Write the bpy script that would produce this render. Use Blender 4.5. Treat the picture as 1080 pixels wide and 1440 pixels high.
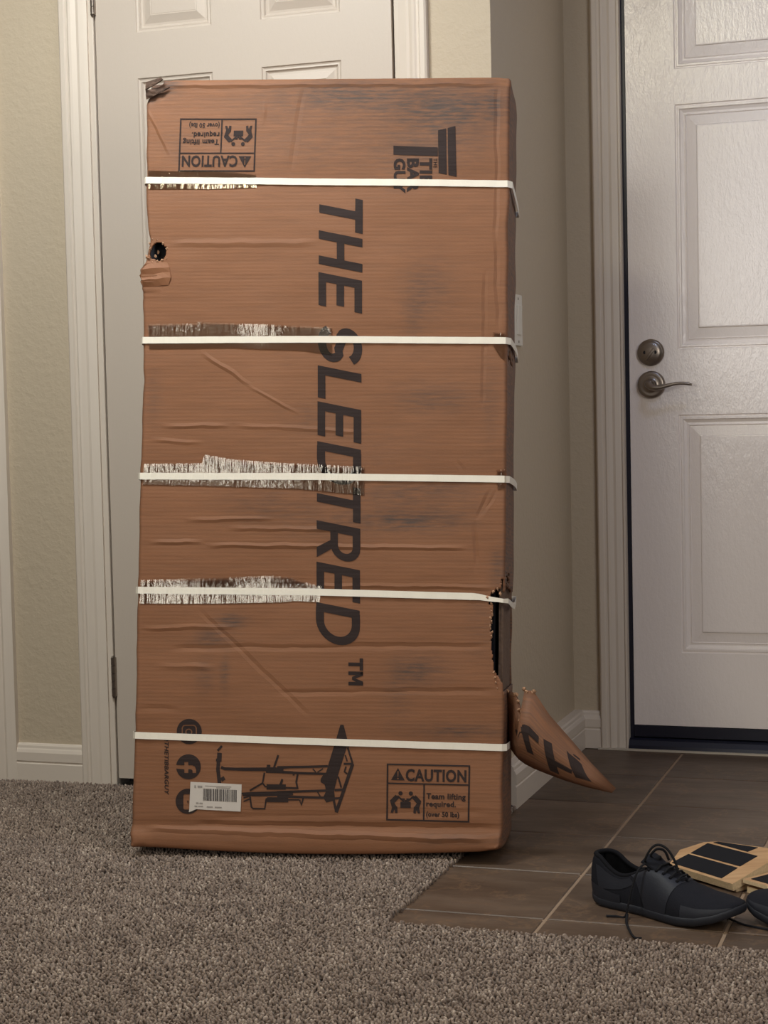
import bpy, bmesh, math, random
import numpy as np
from mathutils import Vector, Matrix

for o in list(bpy.data.objects):
    bpy.data.objects.remove(o)
SC = bpy.context.scene
COL = SC.collection
random.seed(7)
RNG = np.random.default_rng(7)

# ------------------------------------------------------------------ camera
cam = bpy.data.cameras.new('camera')
cam.sensor_width = 36.0
cam.lens = 2450.0 / 1440.0 * 36.0
cam.clip_start = 0.05
cam_o = bpy.data.objects.new('camera', cam)
COL.objects.link(cam_o)
RT = Vector((0.9468658194, 0.3208399433, -0.0225133481))
DN = Vector((-0.0031034665, -0.0608805500, -0.9981402342))
FW = Vector((-0.3216138811, 0.9451747402, -0.0566499958))
cam_o.matrix_world = Matrix(((RT.x, -DN.x, -FW.x, 0.0), (RT.y, -DN.y, -FW.y, 0.0),
                             (RT.z, -DN.z, -FW.z, 0.86), (0, 0, 0, 1)))
SC.camera = cam_o

# ------------------------------------------------------------------ light, exposure
SC.view_settings.view_transform = 'Standard'
SC.view_settings.look = 'None'
SC.view_settings.exposure = 0.0
SC.view_settings.gamma = 1.0
SC.view_settings.use_curve_mapping = False
W = bpy.data.worlds.new('world')
SC.world = W
W.use_nodes = True
W.node_tree.nodes['Background'].inputs[0].default_value = (0.80, 0.78, 0.80, 1)
W.node_tree.nodes['Background'].inputs[1].default_value = 0.02


def area(name, loc, target, sx, sy, power, color):
    l = bpy.data.lights.new(name, 'AREA')
    l.shape = 'RECTANGLE'
    l.size, l.size_y, l.energy, l.color = sx, sy, power, color
    o = bpy.data.objects.new(name, l)
    COL.objects.link(o)
    o.location = loc
    d = Vector(target) - Vector(loc)
    o.rotation_euler = d.to_track_quat('-Z', 'Y').to_euler()
    return o


area('hall_lamp_light', (-1.6, 2.45, 2.44), (-1.6, 2.85, 0.6), 0.42, 0.42, 28.5, (0.965, 1.0, 0.975))
area('hall_fill_light', (-1.3, 1.2, 2.46), (-1.0, 2.6, 0.8), 0.40, 0.40, 16.5, (1.0, 0.93, 0.68))  # added overhead fill, fitted for brightness; no such lamp is known
area('window_light', (-1.78, -3.0, 1.65), (-1.3, 3.0, 1.3), 1.15, 1.45, 42, (1.0, 0.95, 0.86))
area('side_window_light', (1.3, 1.2, 1.5), (-1.0, 3.6, 1.2), 1.0, 1.2, 23, (1.0, 0.94, 0.84))
area('entry_fill_light', (-0.1, 2.9, 2.46), (-0.1, 3.0, 0.0), 0.35, 0.35, 6, (0.45, 0.62, 1.0))  # bluish fill added over the entry to balance brightness and colour


# ------------------------------------------------------------------ helpers
def tag(o, label=None, cat=None, group=None, kind=None):
    if label: o['label'] = label
    if cat: o['category'] = cat
    if group: o['group'] = group
    if kind: o['kind'] = kind
    return o


def empty(name, loc=(0, 0, 0), rz=0.0):
    o = bpy.data.objects.new(name, None)
    COL.objects.link(o)
    o.empty_display_size = 0.05
    o.location = loc
    o.rotation_euler = (0, 0, rz)
    return o


def link(name, me, mat=None, parent=None, smooth=False):
    o = bpy.data.objects.new(name, me)
    COL.objects.link(o)
    if mat is not None and not me.materials:
        me.materials.append(mat)
    if parent is not None:
        o.parent = parent
    if smooth:
        me.polygons.foreach_set('use_smooth', [True] * len(me.polygons))
    return o


def pydata(name, v, f, mat=None, parent=None, smooth=False):
    me = bpy.data.meshes.new(name)
    me.from_pydata([tuple(map(float, p)) for p in v], [], [tuple(map(int, q)) for q in f])
    me.update()
    return link(name, me, mat, parent, smooth)


def frombm(name, bm, mat=None, parent=None, smooth=False):
    bmesh.ops.recalc_face_normals(bm, faces=bm.faces)
    me = bpy.data.meshes.new(name)
    bm.to_mesh(me)
    bm.free()
    return link(name, me, mat, parent, smooth)


def bm_box(bm, x0, x1, y0, y1, z0, z1, bev=0.0, seg=2):
    r = bmesh.ops.create_cube(bm, size=1.0)
    vs = r['verts']
    for v in vs:
        v.co = Vector(((x0 + x1) / 2 + v.co.x * (x1 - x0), (y0 + y1) / 2 + v.co.y * (y1 - y0),
                       (z0 + z1) / 2 + v.co.z * (z1 - z0)))
    if bev:
        es = {e for v in vs for e in v.link_edges}
        bmesh.ops.bevel(bm, geom=list(es), offset=bev, segments=seg, affect='EDGES', profile=0.5)
    return vs


def box(name, x0, x1, y0, y1, z0, z1, mat, parent=None, bev=0.0, smooth=False):
    bm = bmesh.new()
    bm_box(bm, x0, x1, y0, y1, z0, z1, bev)
    return frombm(name, bm, mat, parent, smooth)


def prism(name, prof, axis, a0, a1, mat, parent=None):
    """extrude a 2-D profile: axis 'z' (prof = x,y), 'x' (prof = y,z), 'y' (prof = x,z)"""
    def P(u, v, w):
        return {'z': (u, v, w), 'x': (w, u, v), 'y': (u, w, v)}[axis]
    n = len(prof)
    v = [P(u, q, a0) for u, q in prof] + [P(u, q, a1) for u, q in prof]
    f = [(i, (i + 1) % n, n + (i + 1) % n, n + i) for i in range(n)]
    f += [tuple(range(n)), tuple(range(2 * n - 1, n - 1, -1))]
    bm = bmesh.new()
    bv = [bm.verts.new(p) for p in v]
    for q in f:
        bm.faces.new([bv[i] for i in q])
    return frombm(name, bm, mat, parent)


def catmull(pts, n=8):
    P = [Vector(p) for p in pts]
    if len(P) < 3:
        return P
    P = [P[0] * 2 - P[1]] + P + [P[-1] * 2 - P[-2]]
    out = []
    for i in range(1, len(P) - 2):
        for k in range(n):
            t = k / n
            a, b, c, d = P[i - 1:i + 3]
            out.append(0.5 * ((2 * b) + (c - a) * t + (2 * a - 5 * b + 4 * c - d) * t * t + (3 * b - a - 3 * c + d) * t ** 3))
    out.append(P[-2])
    return out


def bm_tube(bm, pts, r, ns=8, flat=1.0):
    pts = [Vector(p) for p in pts]
    n = len(pts)
    rr = r if hasattr(r, '__len__') else [r] * n
    rings = []
    up = Vector((0, 0, 1))
    prev = None
    for i in range(n):
        t = (pts[min(i + 1, n - 1)] - pts[max(i - 1, 0)]).normalized()
        if prev is None:
            a = t.orthogonal().normalized() if abs(t.z) > 0.9 else t.cross(up).normalized()
        else:
            a = (prev - t * prev.dot(t)).normalized()
        prev = a
        b = t.cross(a)
        rings.append([bm.verts.new(pts[i] + a * math.cos(2 * math.pi * k / ns) * rr[i] + b * math.sin(2 * math.pi * k / ns) * rr[i] * flat) for k in range(ns)])
    for i in range(n - 1):
        for k in range(ns):
            bm.faces.new((rings[i][k], rings[i][(k + 1) % ns], rings[i + 1][(k + 1) % ns], rings[i + 1][k]))
    bm.faces.new(rings[0][::-1])
    bm.faces.new(rings[-1])


def tube(name, pts, r, mat, parent=None, ns=8, flat=1.0):
    bm = bmesh.new()
    bm_tube(bm, pts, r, ns, flat)
    return frombm(name, bm, mat, parent, True)


def lathe_y(name, prof, cx, y0, cz, mat, parent=None, ns=40):
    """profile (radius, distance towards the room) about an axis along -Y"""
    v, f = [], []
    for r, d in prof:
        for k in range(ns):
            a = 2 * math.pi * k / ns
            v.append((cx + r * math.cos(a), y0 - d, cz + r * math.sin(a)))
    for i in range(len(prof) - 1):
        for k in range(ns):
            f.append((i * ns + k, i * ns + (k + 1) % ns, (i + 1) * ns + (k + 1) % ns, (i + 1) * ns + k))
    f.append(tuple(range((len(prof) - 1) * ns, len(prof) * ns)))
    bm = bmesh.new()
    bv = [bm.verts.new(p) for p in v]
    for q in f:
        bm.faces.new([bv[i] for i in q])
    o = frombm(name, bm, mat, parent, True)
    return o


def vnoise(x, y, seed=0):
    """smooth value noise on arrays, -1..1"""
    x = np.asarray(x, float); y = np.asarray(y, float)
    r = np.random.default_rng(seed).uniform(-1, 1, (64, 64))
    xi = np.floor(x).astype(int); yi = np.floor(y).astype(int)
    fx = x - xi; fy = y - yi
    fx = fx * fx * (3 - 2 * fx); fy = fy * fy * (3 - 2 * fy)
    g = lambda a, b: r[a % 64, b % 64]
    return (g(xi, yi) * (1 - fx) + g(xi + 1, yi) * fx) * (1 - fy) + (g(xi, yi + 1) * (1 - fx) + g(xi + 1, yi + 1) * fx) * fy


# ------------------------------------------------------------------ materials
def srgb(r, g, b):
    return tuple(((c / 255) / 12.92 if c / 255 <= 0.04045 else ((c / 255 + 0.055) / 1.055) ** 2.4) for c in (r, g, b)) + (1.0,)


def sc(c, r, g=None, b=None):
    g = r if g is None else g; b = g if b is None else b
    return (min(1, c[0] * r), min(1, c[1] * g), min(1, c[2] * b), 1.0)


class NT:
    def __init__(s, name):
        s.m = bpy.data.materials.new(name)
        s.m.use_nodes = True
        s.t = s.m.node_tree
        s.b = s.t.nodes['Principled BSDF']

    def n(s, typ, **kw):
        nd = s.t.nodes.new(typ)
        for k, v in kw.items():
            if k.startswith('i_'):
                key = k[2:]
                nd.inputs[int(key) if key.isdigit() else key.replace('_', ' ')].default_value = v
            else:
                setattr(nd, k, v)
        return nd

    def l(s, a, b):
        s.t.links.new(a, b)

    def math(s, op, a, b=None, c=None, clamp=False):
        nd = s.n('ShaderNodeMath', operation=op, use_clamp=clamp)
        for i, q in enumerate((a, b, c)):
            if q is None: continue
            if isinstance(q, (int, float)): nd.inputs[i].default_value = q
            else: s.l(q, nd.inputs[i])
        return nd.outputs[0]

    def mixc(s, fac, a, b, mode='MIX'):
        nd = s.n('ShaderNodeMix', data_type='RGBA', blend_type=mode)
        for idx, q in ((0, fac), (6, a), (7, b)):
            if isinstance(q, (int, float)): nd.inputs[idx].default_value = q
            elif isinstance(q, tuple): nd.inputs[idx].default_value = q
            else: s.l(q, nd.inputs[idx])
        return nd.outputs[2]

    def noise(s, scale, detail=3, vec=None, rough=0.55, stretch=None):
        nd = s.n('ShaderNodeTexNoise')
        nd.inputs['Scale'].default_value = scale
        nd.inputs['Detail'].default_value = detail
        nd.inputs['Roughness'].default_value = rough
        if vec is None:
            vec = s.n('ShaderNodeTexCoord').outputs['Object']
        if stretch:
            mp = s.n('ShaderNodeMapping')
            mp.inputs['Scale'].default_value = stretch
            s.l(vec, mp.inputs['Vector'])
            vec = mp.outputs[0]
        s.l(vec, nd.inputs['Vector'])
        return nd.outputs['Fac']

    def ramp(s, fac, stops):
        nd = s.n('ShaderNodeValToRGB')
        cr = nd.color_ramp
        while len(cr.elements) > 1: cr.elements.remove(cr.elements[-1])
        cr.elements[0].position, cr.elements[0].color = stops[0]
        for p, c in stops[1:]:
            e = cr.elements.new(p); e.color = c
        s.l(fac, nd.inputs[0])
        return nd.outputs[0]

    def bump(s, h, strength, dist=0.01):
        nd = s.n('ShaderNodeBump')
        nd.inputs['Strength'].default_value = strength
        nd.inputs['Distance'].default_value = dist
        s.l(h, nd.inputs['Height'])
        s.l(nd.outputs[0], s.b.inputs['Normal'])

    def set(s, color=None, rough=None, metal=None, spec=None):
        if color is not None:
            if isinstance(color, tuple): s.b.inputs['Base Color'].default_value = color
            else: s.l(color, s.b.inputs['Base Color'])
        if rough is not None:
            if isinstance(rough, (int, float)): s.b.inputs['Roughness'].default_value = rough
            else: s.l(rough, s.b.inputs['Roughness'])
        if metal is not None: s.b.inputs['Metallic'].default_value = metal
        if spec is not None: s.b.inputs['Specular IOR Level'].default_value = spec
        return s.m


def simple(name, col, rough=0.5, metal=0.0, spec=0.5, nscale=0, nstr=0.1, var=0.0, ndist=0.002):
    t = NT(name)
    c = col
    if nscale:
        n = t.noise(nscale, 4)
        t.bump(n, nstr, ndist)
        if var:
            lo = tuple(x * (1 - var) for x in col[:3]) + (1,)
            hi = tuple(min(1, x * (1 + var)) for x in col[:3]) + (1,)
            c = t.ramp(n, [(0.3, lo), (0.7, hi)])
    return t.set(c, rough, metal, spec)


def wall_mat(name, col):
    t = NT(name)
    n1 = t.noise(70, 3)
    n2 = t.noise(190, 2)
    h = t.math('ADD', t.math('SMOOTHSTEP', n1, 0.48, 0.62) if False else t.math('POWER', n1, 2.0), t.math('MULTIPLY', n2, 0.25))
    t.bump(h, 0.30, 0.006)
    return t.set(col, 0.62, 0, 0.35)


M_wall = wall_mat('orange_peel_cream_paint', sc(srgb(216, 203, 180), .74, .71, .70))
M_ceil = wall_mat('ceiling_paint', srgb(225, 218, 205))
M_trim = simple('white_trim_paint', sc(srgb(222, 215, 200), .90, .85, .87), 0.38, 0, 0.45, 120, 0.06)


def door_paint(name, col, rough, grainscale, gstr, spec=0.5, grain_up=True):
    t = NT(name)
    v = t.n('ShaderNodeTexCoord').outputs['Object']
    n1 = t.noise(grainscale, 4, v, 0.6, (1.0, 1.0, 0.35))
    n2 = t.noise(grainscale * 3.2, 2, v, 0.5, (1.0, 1.0, 0.5))
    h = t.math('ADD', n1, t.math('MULTIPLY', n2, 0.4))
    t.bump(h, gstr, 0.002)
    return t.set(col, rough, 0, spec)


M_cdoor = door_paint('closet_door_paint', sc(srgb(226, 220, 206), .71, .65, .65), 0.42, 160, 0.12)
M_fdoor = door_paint('entry_door_paint', srgb(240, 231, 228), 0.20, 95, 0.50, 0.8)
M_nickel = simple('brushed_nickel', srgb(150, 140, 132), 0.34, 1.0, 0.5, 300, 0.05)
M_black = simple('dark_void', (0.006, 0.006, 0.009, 1), 0.7)
M_seal = simple('dark_weatherstrip', srgb(26, 27, 42), 0.38, 0, 0.5)
M_sweep = simple('dark_bronze_threshold', srgb(30, 32, 48), 0.33, 0.2, 0.5, 60, 0.05)
M_switch = simple('white_switch_plastic', srgb(222, 216, 204), 0.35)
M_caulk = simple('caulk_bead', srgb(190, 180, 165), 0.6)

# cardboard: flutes along the width, dirt from the vertex attribute, dents as line segments
# dents and creases on the box face, in artwork units (see sheet()): x0, y0, x1, y1, half width m, depth
DENT_ART = [(238, 345, 450, 345, 9, .9), (283, 498, 360, 548, 6, 1.0), (350, 545, 425, 587, 5, .8), (225, 602, 330, 602, 6, 1.0),
            (330, 602, 520, 612, 6, .7), (208, 622, 290, 627, 6, .8), (260, 734, 390, 733, 6, .9), (320, 747, 480, 748, 6, .9),
            (208, 765, 290, 766, 6, 1.2), (290, 770, 660, 774, 6, 1.2), (197, 886, 340, 884, 6, .9), (240, 914, 690, 911, 8, -.9),
            (260, 940, 300, 940, 8, .6), (390, 976, 700, 974, 8, -.8), (215, 940, 310, 941, 8, .7), (190, 998, 260, 1000, 8, -.6),
            (280, 860, 440, 1010, 7, -.6), (206, 152, 240, 222, 5, 1.1), (376, 138, 372, 180, 6, .8), (205, 1165, 690, 1180, 7, 1.6),
            (270, 1160, 700, 1165, 9, -.9), (230, 120, 700, 117, 7, 1.2), (690, 690, 670, 735, 6, -1.2), (668, 735, 672, 810, 6, -1.1),
            (700, 690, 672, 735, 6, -.9), (684, 380, 680, 580, 6, -.9), (698, 330, 702, 470, 6, -1.1), (700, 120, 698, 340, 6, -1.0),
            (640, 650, 655, 668, 6, -.8), (430, 118, 410, 250, 8, -.5), (430, 826, 700, 829, 6, .9), (300, 1150, 690, 1142, 10, -.6)]
HM = np.array([[1.991561759e-03, 3.694919775e-05, -4.144000324e-01], [1.256449492e-05, -9.333624800e-04, 1.108364355e+00],
               [2.186424049e-05, 1.707151637e-05, 1.0]])
BW, BH = 0.727, 1.512


def sheet(x, y):
    """artwork sheet units -> (a, b) in 0..1 across and up the box face"""
    q = HM @ np.array([x, y, 1.0])
    return q[0] / q[2], q[1] / q[2]


DENTS = []
for (x0, y0, x1, y1, wd, am) in DENT_ART:
    a0, b0 = sheet(x0, y0); a1, b1 = sheet(x1, y1)
    DENTS.append((a0 * BW, b0 * BH, a1 * BW, b1 * BH, wd * 0.001, am))


def cardboard(name, base, ink=None, dents=True):
    t = NT(name)
    uvn = t.n('ShaderNodeUVMap'); uvn.uv_map = 'UVMap'
    uv = uvn.outputs[0]
    sep = t.n('ShaderNodeSeparateXYZ'); t.l(uv, sep.inputs[0])
    u, v = sep.outputs[0], sep.outputs[1]
    fl = t.math('SINE', t.math('MULTIPLY', v, 2 * math.pi / 0.0072))
    patch = t.noise(5.0, 2, uv)
    streak = t.noise(26, 4, uv, 0.6, (0.25, 2.6, 1.0))
    fine = t.noise(420, 2, uv, 0.5, (0.5, 1.5, 1))
    big = t.noise(3.2, 3, uv, 0.5)
    h = t.math('MULTIPLY', fl, t.math('MULTIPLY', patch, 0.045))
    h = t.math('ADD', h, t.math('MULTIPLY', streak, 0.38))
    h = t.math('ADD', h, t.math('MULTIPLY', fine, 0.10))
    h = t.math('ADD', h, t.math('MULTIPLY', big, 2.5))
    lines = None
    if dents:
        wob = t.math('MULTIPLY', t.math('SUBTRACT', t.noise(14, 2, uv), 0.5), 0.010)
        for (x0, y0, x1, y1, wd, amp) in DENTS:
            dx, dy = x1 - x0, y1 - y0
            L = math.hypot(dx, dy); dx /= L; dy /= L
            pu = t.math('SUBTRACT', u, x0); pv = t.math('SUBTRACT', v, y0)
            al = t.math('ADD', t.math('MULTIPLY', pu, dx), t.math('MULTIPLY', pv, dy))
            cr = t.math('ADD', t.math('SUBTRACT', t.math('MULTIPLY', pv, dx), t.math('MULTIPLY', pu, dy)), wob)
            end = t.math('MINIMUM', t.math('MULTIPLY', al, 30.0, clamp=True), t.math('MULTIPLY', t.math('SUBTRACT', L, al), 30.0, clamp=True))
            prof = t.math('SUBTRACT', 1.0, t.math('MULTIPLY', t.math('ABSOLUTE', cr), 1.0 / wd), clamp=True)
            g = t.math('MULTIPLY', t.math('MULTIPLY', prof, end), amp)
            lines = g if lines is None else t.math('ADD', lines, g)
        h = t.math('ADD', h, lines)
    t.bump(h, 0.55, 0.004)
    if ink is None:
        at = t.n('ShaderNodeAttribute'); at.attribute_name = 'dirt'
        dn = t.noise(70, 4, uv, 0.65, (0.35, 2.2, 1))
        dirt = t.math('MULTIPLY', at.outputs['Fac'], t.ramp(dn, [(0.30, (0.15, 0.15, 0.15, 1)), (0.62, (1, 1, 1, 1))]))
        flute = t.math('MULTIPLY', t.math('ADD', fl, 1.0), t.math('MULTIPLY', dirt, 0.5))
        dirt = t.math('ADD', t.math('MULTIPLY', dirt, 1.0), t.math('MULTIPLY', flute, 0.4), clamp=True)
        c0 = t.ramp(streak, [(0.25, tuple(x * 0.86 for x in base[:3]) + (1,)), (0.75, tuple(x * 1.10 for x in base[:3]) + (1,))])
        c1 = t.mixc(t.math('MULTIPLY', fine, 0.3), c0, tuple(x * 0.75 for x in base[:3]) + (1,))
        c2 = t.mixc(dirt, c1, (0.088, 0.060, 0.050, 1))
        t.set(c2, 0.62, 0, 0.3)
    else:
        c0 = t.ramp(streak, [(0.25, tuple(x * 0.8 for x in ink[:3]) + (1,)), (0.8, tuple(x * 1.25 for x in ink[:3]) + (1,))])
        t.set(c0, 0.65, 0, 0.12)
    return t.m


def tape_mat():
    t = NT('clear_packing_tape')
    nt = t.t
    uvn = t.n('ShaderNodeUVMap'); uvn.uv_map = 'UVMap'
    n = t.noise(40, 3, uvn.outputs[0], 0.5, (2.6, 0.40, 1))
    n2 = t.noise(220, 2, uvn.outputs[0], 0.5, (1.3, 0.6, 1))
    h = t.math('ADD', n, t.math('MULTIPLY', n2, 0.12))
    bp = t.n('ShaderNodeBump'); bp.inputs['Strength'].default_value = 0.8; bp.inputs['Distance'].default_value = 0.0016
    t.l(h, bp.inputs['Height'])
    gl = t.n('ShaderNodeBsdfGlossy'); gl.inputs['Roughness'].default_value = 0.09
    gl.inputs['Color'].default_value = (1, 0.94, 0.84, 1)
    t.l(bp.outputs[0], gl.inputs['Normal'])
    tr = t.n('ShaderNodeBsdfTransparent'); tr.inputs['Color'].default_value = (1.0, 0.975, 0.94, 1)
    fr = t.n('ShaderNodeFresnel'); fr.inputs['IOR'].default_value = 1.8
    t.l(bp.outputs[0], fr.inputs['Normal'])
    mx = t.n('ShaderNodeMixShader')
    t.l(fr.outputs[0], mx.inputs[0]); t.l(tr.outputs[0], mx.inputs[1]); t.l(gl.outputs[0], mx.inputs[2])
    t.l(mx.outputs[0], nt.nodes['Material Output'].inputs[0])
    return t.m


# ------------------------------------------------------------------ the setting
YC, YE = 3.625, 4.335        # closet door face, entry door face
XR = -0.970                   # recess side wall
YW, YEW = 3.622, 4.322        # wall faces


def struct(o):
    o['kind'] = 'structure'
    return o


# closet-side wall with the door opening: three boxes joined to one mesh
bm = bmesh.new()
bm_box(bm, -4.2, -1.915, YW, YW + 0.12, -0.02, 2.5)
bm_box(bm, -1.915, -1.170, YW, YW + 0.12, 2.06, 2.5)
bm_box(bm, -1.170, XR, YW, YW + 0.12, -0.02, 2.5)
struct(frombm('wall_left', bm, M_wall))
struct(box('wall_recess', XR - 0.12, XR, YW + 0.12, YEW + 0.12, -0.02, 2.5, M_wall))
bm = bmesh.new()
bm_box(bm, XR, -0.838, YEW, YEW + 0.12, -0.02, 2.5)
bm_box(bm, -0.838, 0.13, YEW, YEW + 0.12, 2.06, 2.5)
bm_box(bm, 0.13, 1.8, YEW, YEW + 0.12, -0.02, 2.5)
struct(frombm('wall_back', bm, M_wall))
struct(box('ceiling', -4.2, 1.8, -3.4, YEW + 0.12, 2.5, 2.6, M_ceil))


def casing_profile(w, outer_left=True, t=0.017):
    p = [(0, 0), (0, t * .8), (0.004, t), (0.014, t), (0.017, t * .82), (0.022, t * .82), (0.026, t * .95), (0.032, t * .88),
         (w * .62, t * .62), (w * .72, t * .70), (w - .008, t * .55), (w, t * .42), (w, 0)]
    return p


def casing_v(name, x_outer, x_inner, yface, z0, z1, t=0.017):
    w = abs(x_inner - x_outer); s = 1 if x_inner > x_outer else -1
    prof = [(x_outer + s * u, yface - d) for u, d in casing_profile(w, t=t)]
    return struct(prism(name, prof, 'z', z0, z1, M_trim))


casing_v('trim_1', -1.9905, -1.921, YW, 0.0, 2.10, 0.018)
casing_v('trim_2', -1.108, -1.172, YW, 0.0, 2.10, 0.018)
casing_v('trim_3', -0.899, -0.8335, YEW, 0.0, 2.10, 0.020)
casing_v('trim_4', -2.235, -2.166, YW, 0.0, 2.10, 0.034)
casing_v('trim_5', 0.20, 0.125, YEW, 0.0, 2.10, 0.020)
struct(box('trim_6', -1.9905, -1.108, YW - 0.018, YW, 2.062, 2.13, M_trim))
struct(box('trim_7', -0.899, 0.20, YEW - 0.02, YEW, 2.062, 2.13, M_trim))


def base_profile(t=0.014):
    return [(0, 0), (t, 0), (t, .047), (t - .002, .0495), (t - .002, .052), (t, .054), (t, .074), (t - .003, .081), (t - .005, .084), (t - .006, .090), (t - .009, .094), (0, .095)]


struct(prism('baseboard_left', [(YW - d, z) for d, z in base_profile()], 'x', -2.166, -1.9905, M_trim))
struct(prism('baseboard_corner', [(YW - d, z) for d, z in base_profile()], 'x', -1.108, XR, M_trim))
struct(prism('baseboard_recess', [(XR + d, z) for d, z in base_profile(0.030)], 'y', YW - 0.014, YEW, M_trim))
struct(prism('baseboard_back', [(YEW - d, z) for d, z in base_profile()], 'x', XR, -0.899, M_trim))


def rings_panel(name, x0, x1, z0, z1, y, prof, mat, parent):
    """raised panel from concentric rectangles: (inset, depth behind the face)"""
    v, f = [], []
    for ins, d in prof:
        v += [(x0 + ins, y + d, z0 + ins), (x1 - ins, y + d, z0 + ins), (x1 - ins, y + d, z1 - ins), (x0 + ins, y + d, z1 - ins)]
    for i in range(len(prof) - 1):
        for k in range(4):
            f.append((i * 4 + k, i * 4 + (k + 1) % 4, i * 4 + 4 + (k + 1) % 4, i * 4 + 4 + k))
    q = (len(prof) - 1) * 4
    f.append((q, q + 1, q + 2, q + 3))
    return pydata(name, v, f, mat, parent)


def panel_door(name, x0, x1, z0, z1, y, th, xs, zs, prof, mat):
    """slab whose face is cut into a grid; the cells given by xs x zs are recessed panels"""
    gx = [x0] + [c for p in xs for c in p] + [x1]
    gz = [z0] + [c for p in zs for c in p] + [z1]
    v, f = [], []
    idx = {}
    def V(x, yy, z):
        k = (round(x, 5), round(yy, 5), round(z, 5))
        if k not in idx:
            idx[k] = len(v); v.append((x, yy, z))
        return idx[k]
    holes = {(2 * i + 1, 2 * j + 1) for i in range(len(xs)) for j in range(len(zs))}
    for i in range(len(gx) - 1):
        for j in range(len(gz) - 1):
            if (i, j) in holes: continue
            f.append((V(gx[i], y, gz[j]), V(gx[i + 1], y, gz[j]), V(gx[i + 1], y, gz[j + 1]), V(gx[i], y, gz[j + 1])))
    for i in range(len(gx) - 1):
        for z in (z0, z1):
            f.append((V(gx[i], y, z), V(gx[i + 1], y, z), V(gx[i + 1], y + th, z), V(gx[i], y + th, z)))
    for j in range(len(gz) - 1):
        for x in (x0, x1):
            f.append((V(x, y, gz[j]), V(x, y, gz[j + 1]), V(x, y + th, gz[j + 1]), V(x, y + th, gz[j])))
    f.append((V(x0, y + th, z0), V(x1, y + th, z0), V(x1, y + th, z1), V(x0, y + th, z1)))
    o = pydata(name, v, f, mat)
    struct(o)
    for a in xs:
        for b in zs:
            rings_panel('panel', a[0], a[1], b[0], b[1], y, prof, mat, o)
    return o


PROF_C = [(0, 0), (.002, .003), (.005, .004), (.0085, .0035), (.011, .0075), (.014, .009), (.019, .0085), (.036, .002), (.0375, .003), (.0395, .0025)]
closet = panel_door('door_1', -1.9045, -1.192, 0.020, 2.045, YC, 0.035,
                    [(-1.802, -1.6155), (-1.497, -1.309)], [(0.22, 0.80), (0.915, 1.632), (1.735, 1.93)], PROF_C, M_cdoor)
PROF_E = [(0, 0), (.0025, .0035), (.005, .0035), (.0065, .001), (.011, .001), (.013, .005), (.020, .0085), (.024, .008), (.026, .006), (.028, .0085), (.052, .0042), (.0535, .001), (.056, .0005)]
entry = panel_door('door_2', -0.8185, 0.105, 0.060, 2.045, YE, 0.045,
                   [(-0.698, -0.412), (-0.302, -0.016)], [(0.2445, 0.8395), (1.0005, 1.6005), (1.6865, 1.925)], PROF_E, M_fdoor)

# jambs and dark gaps
struct(box('trim_8', -1.9215, -1.9075, YW - 0.003, YW + 0.11, 0.0, 2.06, M_trim, bev=0.002))
struct(box('trim_9', -1.1885, -1.170, YW + 0.010, YW + 0.11, 0.0, 2.06, M_trim, bev=0.002))
struct(box('trim_10', -0.8345, -0.829, YEW - 0.013, YEW + 0.11, 0.0, 2.06, M_trim))
struct(box('trim_11', -0.829, -0.8195, YE - 0.002, YE + 0.06, 0.0, 2.06, M_seal))
struct(box('trim_12', 0.106, 0.128, YE - 0.002, YE + 0.08, 0.0, 2.06, M_trim))
struct(box('closet_shade_sheet', -1.93, -1.16, YC + 0.06, YC + 0.08, 0.0, 2.06, M_black))  # black sheet standing in for the shade behind the closet door


# hinges on the closet door
def hinge(z0, z1):
    h = bmesh.new()
    x, y = -1.9065, YC - 0.008
    n = 5
    for k in range(n):
        a = z0 + (z1 - z0) * k / n; b = z0 + (z1 - z0) * (k + 1) / n
        bm_tube(h, [(x, y, a + .0006), (x, y, b - .0006)], 0.0052, 12)
    bm_tube(h, [(x, y, z0 - .004), (x, y, z0)], [.003, .0045], 10)
    bm_tube(h, [(x, y, z1), (x, y, z1 + .004)], [.0045, .003], 10)
    o = frombm('hinge', h, M_nickel, closet, False)
    lf = bmesh.new()
    bm_box(lf, x + .001, x + .0045, y, y + .02, z0, z1)
    frombm('hinge_leaf', lf, M_nickel, o)
    return o


hinge(1.783, 1.872); hinge(0.214, 0.305)

# entry door hardware
lock = lathe_y('deadbolt', [(.0335, 0), (.0335, .005), (.0325, .008), (.0300, .010), (.0285, .0105), (.0270, .0125), (.020, .0155), (.010, .0170), (0.001, .0172)], -0.764, YE, 0.9955, M_nickel, entry)
for sx in (-.0125, .0125):
    lathe_y('screw_hole', [(.0046, 0), (.0046, .0012), (.003, .0016)], -0.764 + sx * 1.0, YE - .0152, 0.9955, M_black, lock, 16)
bm = bmesh.new()
vv = bm_box(bm, -.0035, .0035, -.006, 0, -.017, .017, .0018)
bmesh.ops.rotate(bm, verts=bm.verts, cent=(0, 0, 0), matrix=Matrix.Rotation(math.radians(38), 3, 'Y'))
bmesh.ops.translate(bm, verts=bm.verts, vec=(-0.764, YE - .014, 0.9905))
frombm('thumb_turn', bm, M_nickel, lock, True)
rose = lathe_y('lever_rose', [(.0345, 0), (.0345, .006), (.0335, .010), (.031, .0125), (.026, .0135), (.023, .0125), (.0135, .0135), (.012, .018), (.0115, .036)], -0.7635, YE, 0.9155, M_nickel, entry)
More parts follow.
